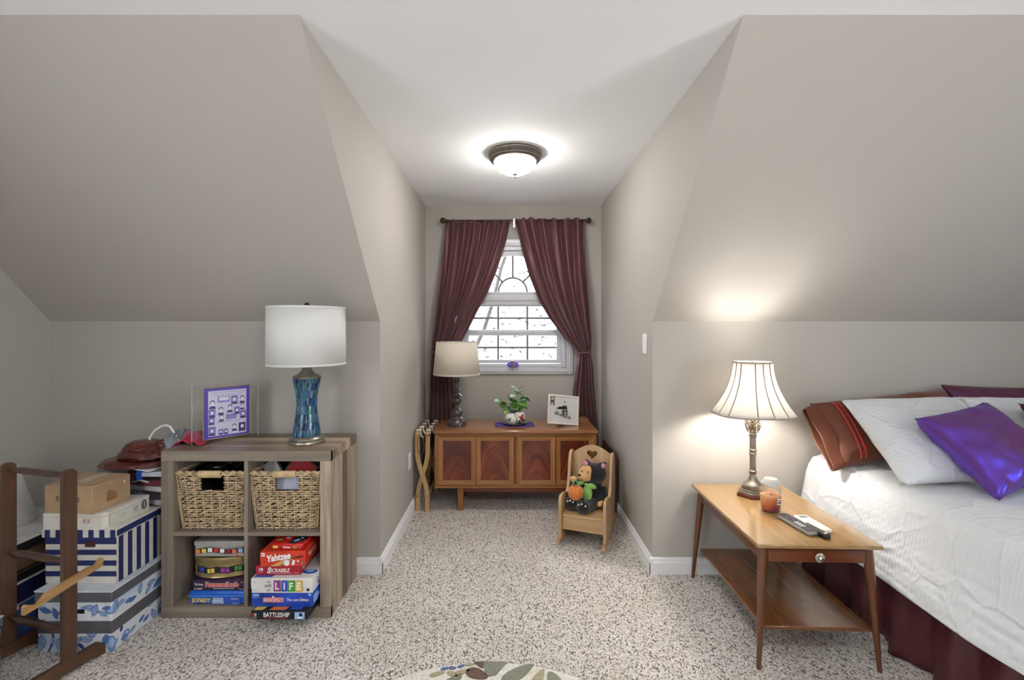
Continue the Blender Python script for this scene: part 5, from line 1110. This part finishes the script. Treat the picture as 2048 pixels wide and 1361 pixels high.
def onjar(a, z, o_=.0022): r_ = .0405 + (z - .03) * .08 + o_; return (r_ * math.sin(a), -r_ * math.cos(a), z)
lbm = M()
for (a0, a1, z0, z1, mi, o_) in ((.10, .75, .042, .070, 0, .0022), (.14, .71, .060, .064, 1, .0030), (.16, .69, .046, .056, 2, .0030)):
    lbm.grid(lambda u, v: onjar(a0 + (a1 - a0) * u, z0 + (z1 - z0) * v, o_), 8, 1, mi)
obj('label', lbm, [white_m, blk_print, plain('plum_print', (88, 60, 110), .5)], cj, recalc=False)
# remote controls
r1 = thing('remote_control', 'dark grey remote control with white keys, beside the white remote on the end table', 'remote', (1.225, 1.928, .4955), math.radians(8))
r1.rotation_euler = (0, 0, math.radians(6)); dgr = plain('dark_grey_plastic', (58, 56, 58), .4, noise_amt=.06)
obj('housing', M().box(-.025, .025, -.092, .092, 0, .019, 0, .006), plain('remote_shell', (150, 146, 142), .35, noise_amt=.04), r1); obj('key_plate', M().box(-.022, .022, -.088, .088, .0185, .0200, 0, .0006), dgr, r1)
for r_ in range(9):
    for c_ in range(3): obj('key', M().box(-.017 + c_ * .0125, -.017 + c_ * .0125 + .009, -.045 + r_ * .013, -.045 + r_ * .013 + .006, .0198, .0215, 0, .0008), white_m if r_ < 4 and c_ != 2 else (plain('purple_key', (96, 76, 120), .4) if (r_ + c_) % 3 == 0 else dgr), r1)
r2 = thing('remote_control', 'white remote control with small grey display, on the end table', 'remote', (1.294, 1.935, .4955), 0); r2.rotation_euler = (0, 0, math.radians(4))
obj('housing', M().box(-.030, .030, -.078, .078, 0, .017, 0, .005), plain('remote_white', (232, 226, 212), .35, noise_amt=.02), r2); obj('display', M().box(-.018, .018, .044, .064, .0165, .0178, 0, .0004), plain('display_grey', (110, 118, 112), .2), r2)
for k in range(6): obj('key', M().box(-.018 + (k % 3) * .013, -.009 + (k % 3) * .013, -.01 + (k // 3) * .018, .0 + (k // 3) * .018, .0165, .0182, 0, .0008), plain('pale_key', (214, 212, 206), .5), r2)
r3 = thing('remote_control', 'slim black remote control lying across the front of the grey one, on the end table', 'remote', (1.283, 1.87, .4955), 0); r3.rotation_euler = (0, 0, math.radians(9))
r3.location = (1.262, 1.868, .4955)
obj('housing', M().box(-.015, .015, -.062, .055, 0, .020, 0, .004), black_m, r3); obj('top_plate', M().box(-.012, .012, -.058, .050, .0195, .0207, 0, .0006), plain('charcoal_plate', (74, 70, 70), .35, noise_amt=.05), r3); obj('key', M().box(-.008, .008, -.052, -.046, .0203, .0215), white_m, r3)

# ------------------------------------------------------------ bed
bed = thing('bed', 'wide bed with maroon satin bed skirt against the right knee wall', 'bed', (0, 0, 0))
BX0, BX1, BY0, BY1 = 1.66, 3.20, .42, 2.455
obj('box_spring', M().box(BX0 + .0, BX1, BY0 + .02, BY1, .16, .38, 0, .02), plain('box_spring_cloth', (180, 176, 170), .8, noise_amt=.03), bed); obj('mattress', M().box(BX0 + .01, BX1 - .01, BY0 + .02, BY1 - .006, .38, .645, 0, .05), plain('mattress_cloth', (214, 212, 208), .8, noise_amt=.03), bed)
for x in (BX0 + .08, BX1 - .08):
    for y in (BY0 + .1, BY1 - .1): obj('leg', M().lathe([(.02, 0), (.025, .02), (.03, .16)], 16, (x, y, 0)), dw_, bed)
skm = satin('maroon_bed_skirt', (78, 30, 36), (130, 70, 80), rough=.38, weight=.35, wr=10, metal=.1, bump=.3)
def skirt(u, v):   # runs down the left side and round the foot
    L1 = BY1 - BY0; s_ = u * (L1 + 1.5); z = .385 - .380 * v
    fo_ = (.010 + .020 * v) * math.sin(s_ * 34 + .8 * math.sin(s_ * 5)) + .008 * v * math.sin(s_ * 77) + .012 * v
    if s_ < L1: return (BX0 - .030 - fo_ - .02, BY1 - s_, z)
    return (BX0 - .05 + (s_ - L1), BY0 - .02 - fo_, z)
obj('bed_skirt', M().grid(skirt, 520, 12), skm, bed, solid=.003, sharp=180)
obj('fitted_sheet', M().grid(lambda u, v: (BX0 - .022 - .012 * math.sin(PI * v) + .004 * math.sin(v * 20), BY1 - .055 * u - .002, .30 + .33 * v), 6, 20), skm, bed, solid=.003, label='maroon sheet edge showing at the head end')
def quiltm():
    N = NT('white_quilted_cotton'); b = N.b; setp(b, rough=.85, sheen=.25); b.inputs['Base Color'].default_value = lin((204, 207, 210))
    co = N.coord((1, 1, 1)); n = N.n('TexNoise'); n.inputs['Scale'].default_value = 5; n.inputs['Detail'].default_value = 2; N.l(co, n.inputs[0])
    d = N.n('VectorMath', operation='MULTIPLY_ADD'); N.l(n.outputs['Color'], d.inputs[0]); d.inputs[1].default_value = (.05, .05, .05); N.l(co, d.inputs[2])
    w1 = N.n('TexWave', bands_direction='Y'); w1.inputs['Scale'].default_value = 22; w1.inputs['Distortion'].default_value = 1.0; N.l(d.outputs[0], w1.inputs[0])
    w2_ = N.n('TexWave', bands_direction='DIAGONAL'); w2_.inputs['Scale'].default_value = 16; w2_.inputs['Distortion'].default_value = 3; N.l(d.outputs[0], w2_.inputs[0])
    v = N.n('TexVoronoi', feature='DISTANCE_TO_EDGE'); v.inputs['Scale'].default_value = 5.5; N.l(d.outputs[0], v.inputs['Vector'])
    branch = N.ramp(v.outputs['Distance'], [(0, (255, 255, 255)), (.06, (0, 0, 0))])
    h = N.math('ADD', N.math('ADD', N.math('MULTIPLY', w1.outputs[1], .26), N.math('MULTIPLY', w2_.outputs[1], .22)), N.math('MULTIPLY', branch, .9))
    N.l(N.bump(h, .55, .006), b.inputs['Normal']); return N.m
qm = quiltm()
def quilt(u, v):   # u: from the left hem over the top to the right; v: head to foot
    y = BY1 - .01 - (BY1 - BY0 + .03) * v
    w_ = .004 * noise.noise(Vector((u * 30, v * 16, 0))) ; rip = .006 * math.sin(y * 9 + 1.2 * math.sin(y * 4))
    prof = [(1.548, .292), (1.556, .33), (1.572, .40), (1.590, .48), (1.604, .56), (1.618, .605), (1.640, .640), (1.68, .656), (1.74, .661), (2.4, .672), (3.1, .661), (3.215, .64), (3.23, .56), (3.25, .32)]
    t_ = u * (len(prof) - 1)
    us = [0, .06, .16, .27, .37, .43, .48, .53, .58, .76, .90, .94, .97, 1.0]
    for k in range(len(us) - 1):
        if u <= us[k + 1]:
            f_ = (u - us[k]) / (us[k + 1] - us[k]); x = prof[k][0] + (prof[k + 1][0] - prof[k][0]) * f_; z = prof[k][1] + (prof[k + 1][1] - prof[k][1]) * f_; break
    side_ = max(0, (.6 - z) / .3); x -= rip * side_ + w_ * 2 * side_; z += w_ + (.006 * math.sin(y * 7) * side_) + .006 * noise.noise(Vector((x * 5, y * 5, 3)))
    return (x, y, z)
q_ = obj('quilt', M().grid(quilt, 110, 90), qm, None, solid=.010, sharp=180); tag(q_, 'white quilted coverlet spread over the bed', 'quilt')

def pillow(name, label, c, U, V, thick, mats, parts=None, pinch=.06, n=30, wr=.010, seed=0, cat='pillow', flange=0, power=2.4):
    U = Vector(U); V = Vector(V); Nn = U.cross(V).normalized(); c = Vector(c); t = thing(name, label, cat, tuple(c)); mm = M()
    for sgn in (-1, 1):
        def f(u, v):
            a, b_ = 2 * u - 1, 2 * v - 1
            ea, eb = (1 - abs(a) ** power), (1 - abs(b_) ** power)
            k = max(0, ea * eb) ** .42
            aa = a * (1 - pinch * (1 - b_ * b_) * abs(a) ** 2.5) ; bb = b_ * (1 - pinch * (1 - a * a) * abs(b_) ** 2.5)
            p = U * (aa / 2) + V * (bb / 2); h = thick / 2 * k
            wn = noise.noise(Vector((a * 2.5, b_ * 2.5, seed))) * .8 + noise.noise(Vector((a * 7, b_ * 5, seed + 3))) * .4
            h += wr * wn * (.35 + k)* (1 if k > .02 else 0)
            return p + Nn * h * sgn
        mm.grid(f, n, n)
    o = obj('pillow_body', mm, mats[0], t, sharp=60)
    o.data.update()
    bm = bmesh.new(); bm.from_mesh(o.data); bmesh.ops.remove_doubles(bm, verts=bm.verts, dist=.0006); bmesh.ops.recalc_face_normals(bm, faces=bm.faces); bm.to_mesh(o.data); bm.free()
    for p in o.data.polygons: p.use_smooth = True
    if flange:
        e = [U * (a / 2) + V * (b_ / 2) for a, b_ in ((-1, -1), (1, -1), (1, 1), (-1, 1))]; pts = []
        for i in range(4):
            for q in range(12):
                s_ = q / 12; p = e[i].lerp(e[(i + 1) % 4], s_) * (1 - pinch * 1.2 * math.sin(PI * s_)); pts.append(p * .965)
        obj('piping', M().tube([p + Nn * 0 for p in pts], .0045, 6, closed=True), mats[1] if len(mats) > 1 else mats[0], t)
    return t, U, V, Nn
rust = shot_silk('rust_satin', (98, 52, 28), (110, 76, 100), rough=.6, w=.07, wr=9, bump=.5); plum = shot_silk('plum_satin', (84, 34, 44), (104, 64, 130), rough=.45, w=.25, wr=9, bump=.4)
t, U, V, Nn = pillow('bed_pillow', 'rust brown satin pillow with open end, leaning at the left of the bed', (1.958, 2.30, .842), (.735, .03, .075), (-.02, .20, .275), .15, [rust], seed=2, wr=.016, pinch=.04)
for k, o_ in enumerate((-.375, -.345)):   # red cords near the open end
    pts = [U * (o_ + .02 * math.sin(2.0 * (s_ - .5))) + V * (s_ - .5) * .93 - Nn * -1 * (.075 * max(0, (1 - abs(2 * s_ - 1) ** 2.4) * (1 - abs(2 * o_) ** 2.4)) ** .42 + .004) for s_ in [q / 16 for q in range(17)]]
    sg = 1 if Nn.y < 0 else -1
    pts = [U * (o_) + V * (s_ - .5) * .93 + Nn * sg * (.075 * max(0, (1 - abs(2 * s_ - 1) ** 2.4) * (1 - abs(2 * o_) ** 2.4)) ** .42 + .010) for s_ in [q / 16 for q in range(17)]]
    obj('red_cord', M().tube(pts, .0028, 5), plain('red_cord', (200, 44, 50), .5, noise_amt=.05), t)
def cuff(u, v):   # open sleeve end of the pillow case
    a = 2 * PI * v; s_ = .5 * math.cos(a) * .95; th = math.sin(a) * .030 * (1 - .2 * u)
    return U * (-.455 - .095 * u) + V * s_ * (1 + .03 * math.sin(u * 3)) + Nn * (th + .006 * math.sin(5 * a)) + Vector((0, 0, -.02 * u))
obj('open_cuff', M().grid(cuff, 8, 30), rust, t, solid=.003, sharp=180)
pillow('bed_pillow', 'dark plum satin pillow at the back right, its top above the white shams', (2.70, 2.365, .872), (.78, .0, -.02), (-.0, .13, .31), .13, [plum], seed=5, wr=.014, pinch=.04)
shm = quiltm(); pipe = fabric('white_piping', (206, 208, 210), weave=500)
pillow('pillow_sham', 'white quilted sham leaning in front of the rust pillow', (1.950, 2.09, .838), (.600, .01, .012), (.035, .40, .295), .115, [shm, pipe], seed=7, wr=.008, pinch=.05, flange=1)
pillow('pillow_sham', 'white quilted sham at the back, between the blue cushion and the dark red cushion', (2.56, 2.19, .838), (.600, .0, .0), (.02, .24, .305), .11, [shm, pipe], seed=9, wr=.008, pinch=.05, flange=1)
shot = shot_silk('violet_shot_satin', (118, 52, 58), (50, 76, 255), rough=.27, w=.45, wr=6, bump=.3)
# left, top, right, bottom corners of the blue cushion
A_, B_, D_ = Vector((1.811, 2.05, .929)), Vector((2.235, 2.16, .985)), Vector((1.852, 1.736, .680))
U_ = (B_ - A_); V_ = (A_ - D_)
pillow('throw_cushion', 'shiny blue violet satin throw cushion leaning on the white sham', tuple((B_ + D_) / 2 + Vector((0, -.02, .005))), tuple(U_), tuple(V_), .15, [shot], seed=12, wr=.014, pinch=.10, cat='cushion')
A_, B_, D_ = Vector((2.395, 2.14, .985)), Vector((2.80, 2.16, .965)), Vector((2.36, 1.80, .70))
pillow('throw_cushion', 'dark red satin throw cushion at the right edge of the picture', tuple((B_ + D_) / 2), tuple(B_ - A_), tuple(A_ - D_), .14, [shot_silk('wine_satin', (84, 22, 32), (120, 50, 70), rough=.4, w=.3)], seed=15, wr=.012, pinch=.10, cat='cushion')

# ------------------------------------------------------------ round rug
rg = thing('round_rug', 'round cream rug with brown and green leaf pattern, its edge at the bottom centre', 'rug', (-.075, 1.030, 0))
def rugm(n_, c): return plain(n_, c, .95, noise_amt=.16, nscale=220, bump=1.0, bscale=240, sheen=.3)
rc_, rb_, rgn, rbl, rol = rugm('rug_cream', (222, 216, 206)), rugm('rug_brown', (92, 66, 52)), rugm('rug_sage', (120, 122, 106)), rugm('rug_blue', (84, 96, 140)), rugm('rug_olive', (160, 152, 118))
obj('pile', M().lathe([(.766, .001), (.773, .006), (.770, .013), (.760, .016), (.001, .016)], 96), rc_, rg)
def patch(name, pts, mt):   # polar (angle from straight ahead in degrees, radius) outline
    o_ = [(r_ * math.sin(math.radians(a)), r_ * math.cos(math.radians(a))) for a, r_ in pts]
    obj(name, M().prism(o_, .015, .0195, 'xy'), mt, rg)
def leafp(name, a, r0, L, wd, ang, mt):
    cx, cy = r0 * math.sin(math.radians(a)), r0 * math.cos(math.radians(a)); pts = []
    for i in range(16):
        t_ = 2 * PI * i / 16; u = L / 2 * math.cos(t_); v = wd / 2 * math.sin(t_) * (1 - .3 * math.cos(t_)); g_ = math.radians(ang); pts.append((cx + u * math.cos(g_) - v * math.sin(g_), cy + u * math.sin(g_) + v * math.cos(g_)))
    obj(name, M().prism(pts, .015, .0195, 'xy'), mt, rg)
patch('brown_patch', [(-4.5, .767), (-1.5, .769), (-1.5, .735), (-2.5, .738)], rb_); patch('sage_patch', [(-1.4, .769), (5.5, .769), (4.2, .74), (2.5, .70), (-.5, .69), (-1.2, .72)], rgn)
leafp('sage_leaf', 9.0, .715, .15, .055, 38, rgn); leafp('sage_leaf', 15.5, .71, .10, .035, 62, rol); leafp('sage_leaf', 20.0, .72, .08, .05, 110, rgn); leafp('brown_leaf', -3.5, .705, .09, .05, -25, rb_); leafp('olive_leaf', -8, .72, .06, .022, 20, rol); leafp('olive_leaf', -11, .715, .05, .02, -30, rol)
leafp('blue_bud', -8.2, .752, .03, .012, 25, rbl); leafp('blue_bud', -10.8, .748, .03, .014, 0, rbl); leafp('blue_bud', -13, .750, .034, .013, 15, rbl); leafp('olive_leaf', -15.5, .73, .06, .02, 20, rol); leafp('olive_leaf', -5.6, .755, .04, .012, 5, rol)
for a in range(25, 350, 14): leafp('sage_leaf' if a % 28 else 'brown_leaf', a, .66, .15, .055, 38 - a, rgn if a % 28 else rb_)
for a in range(30, 345, 24): leafp('olive_leaf', a, .42, .16, .06, 80 - a, rol)
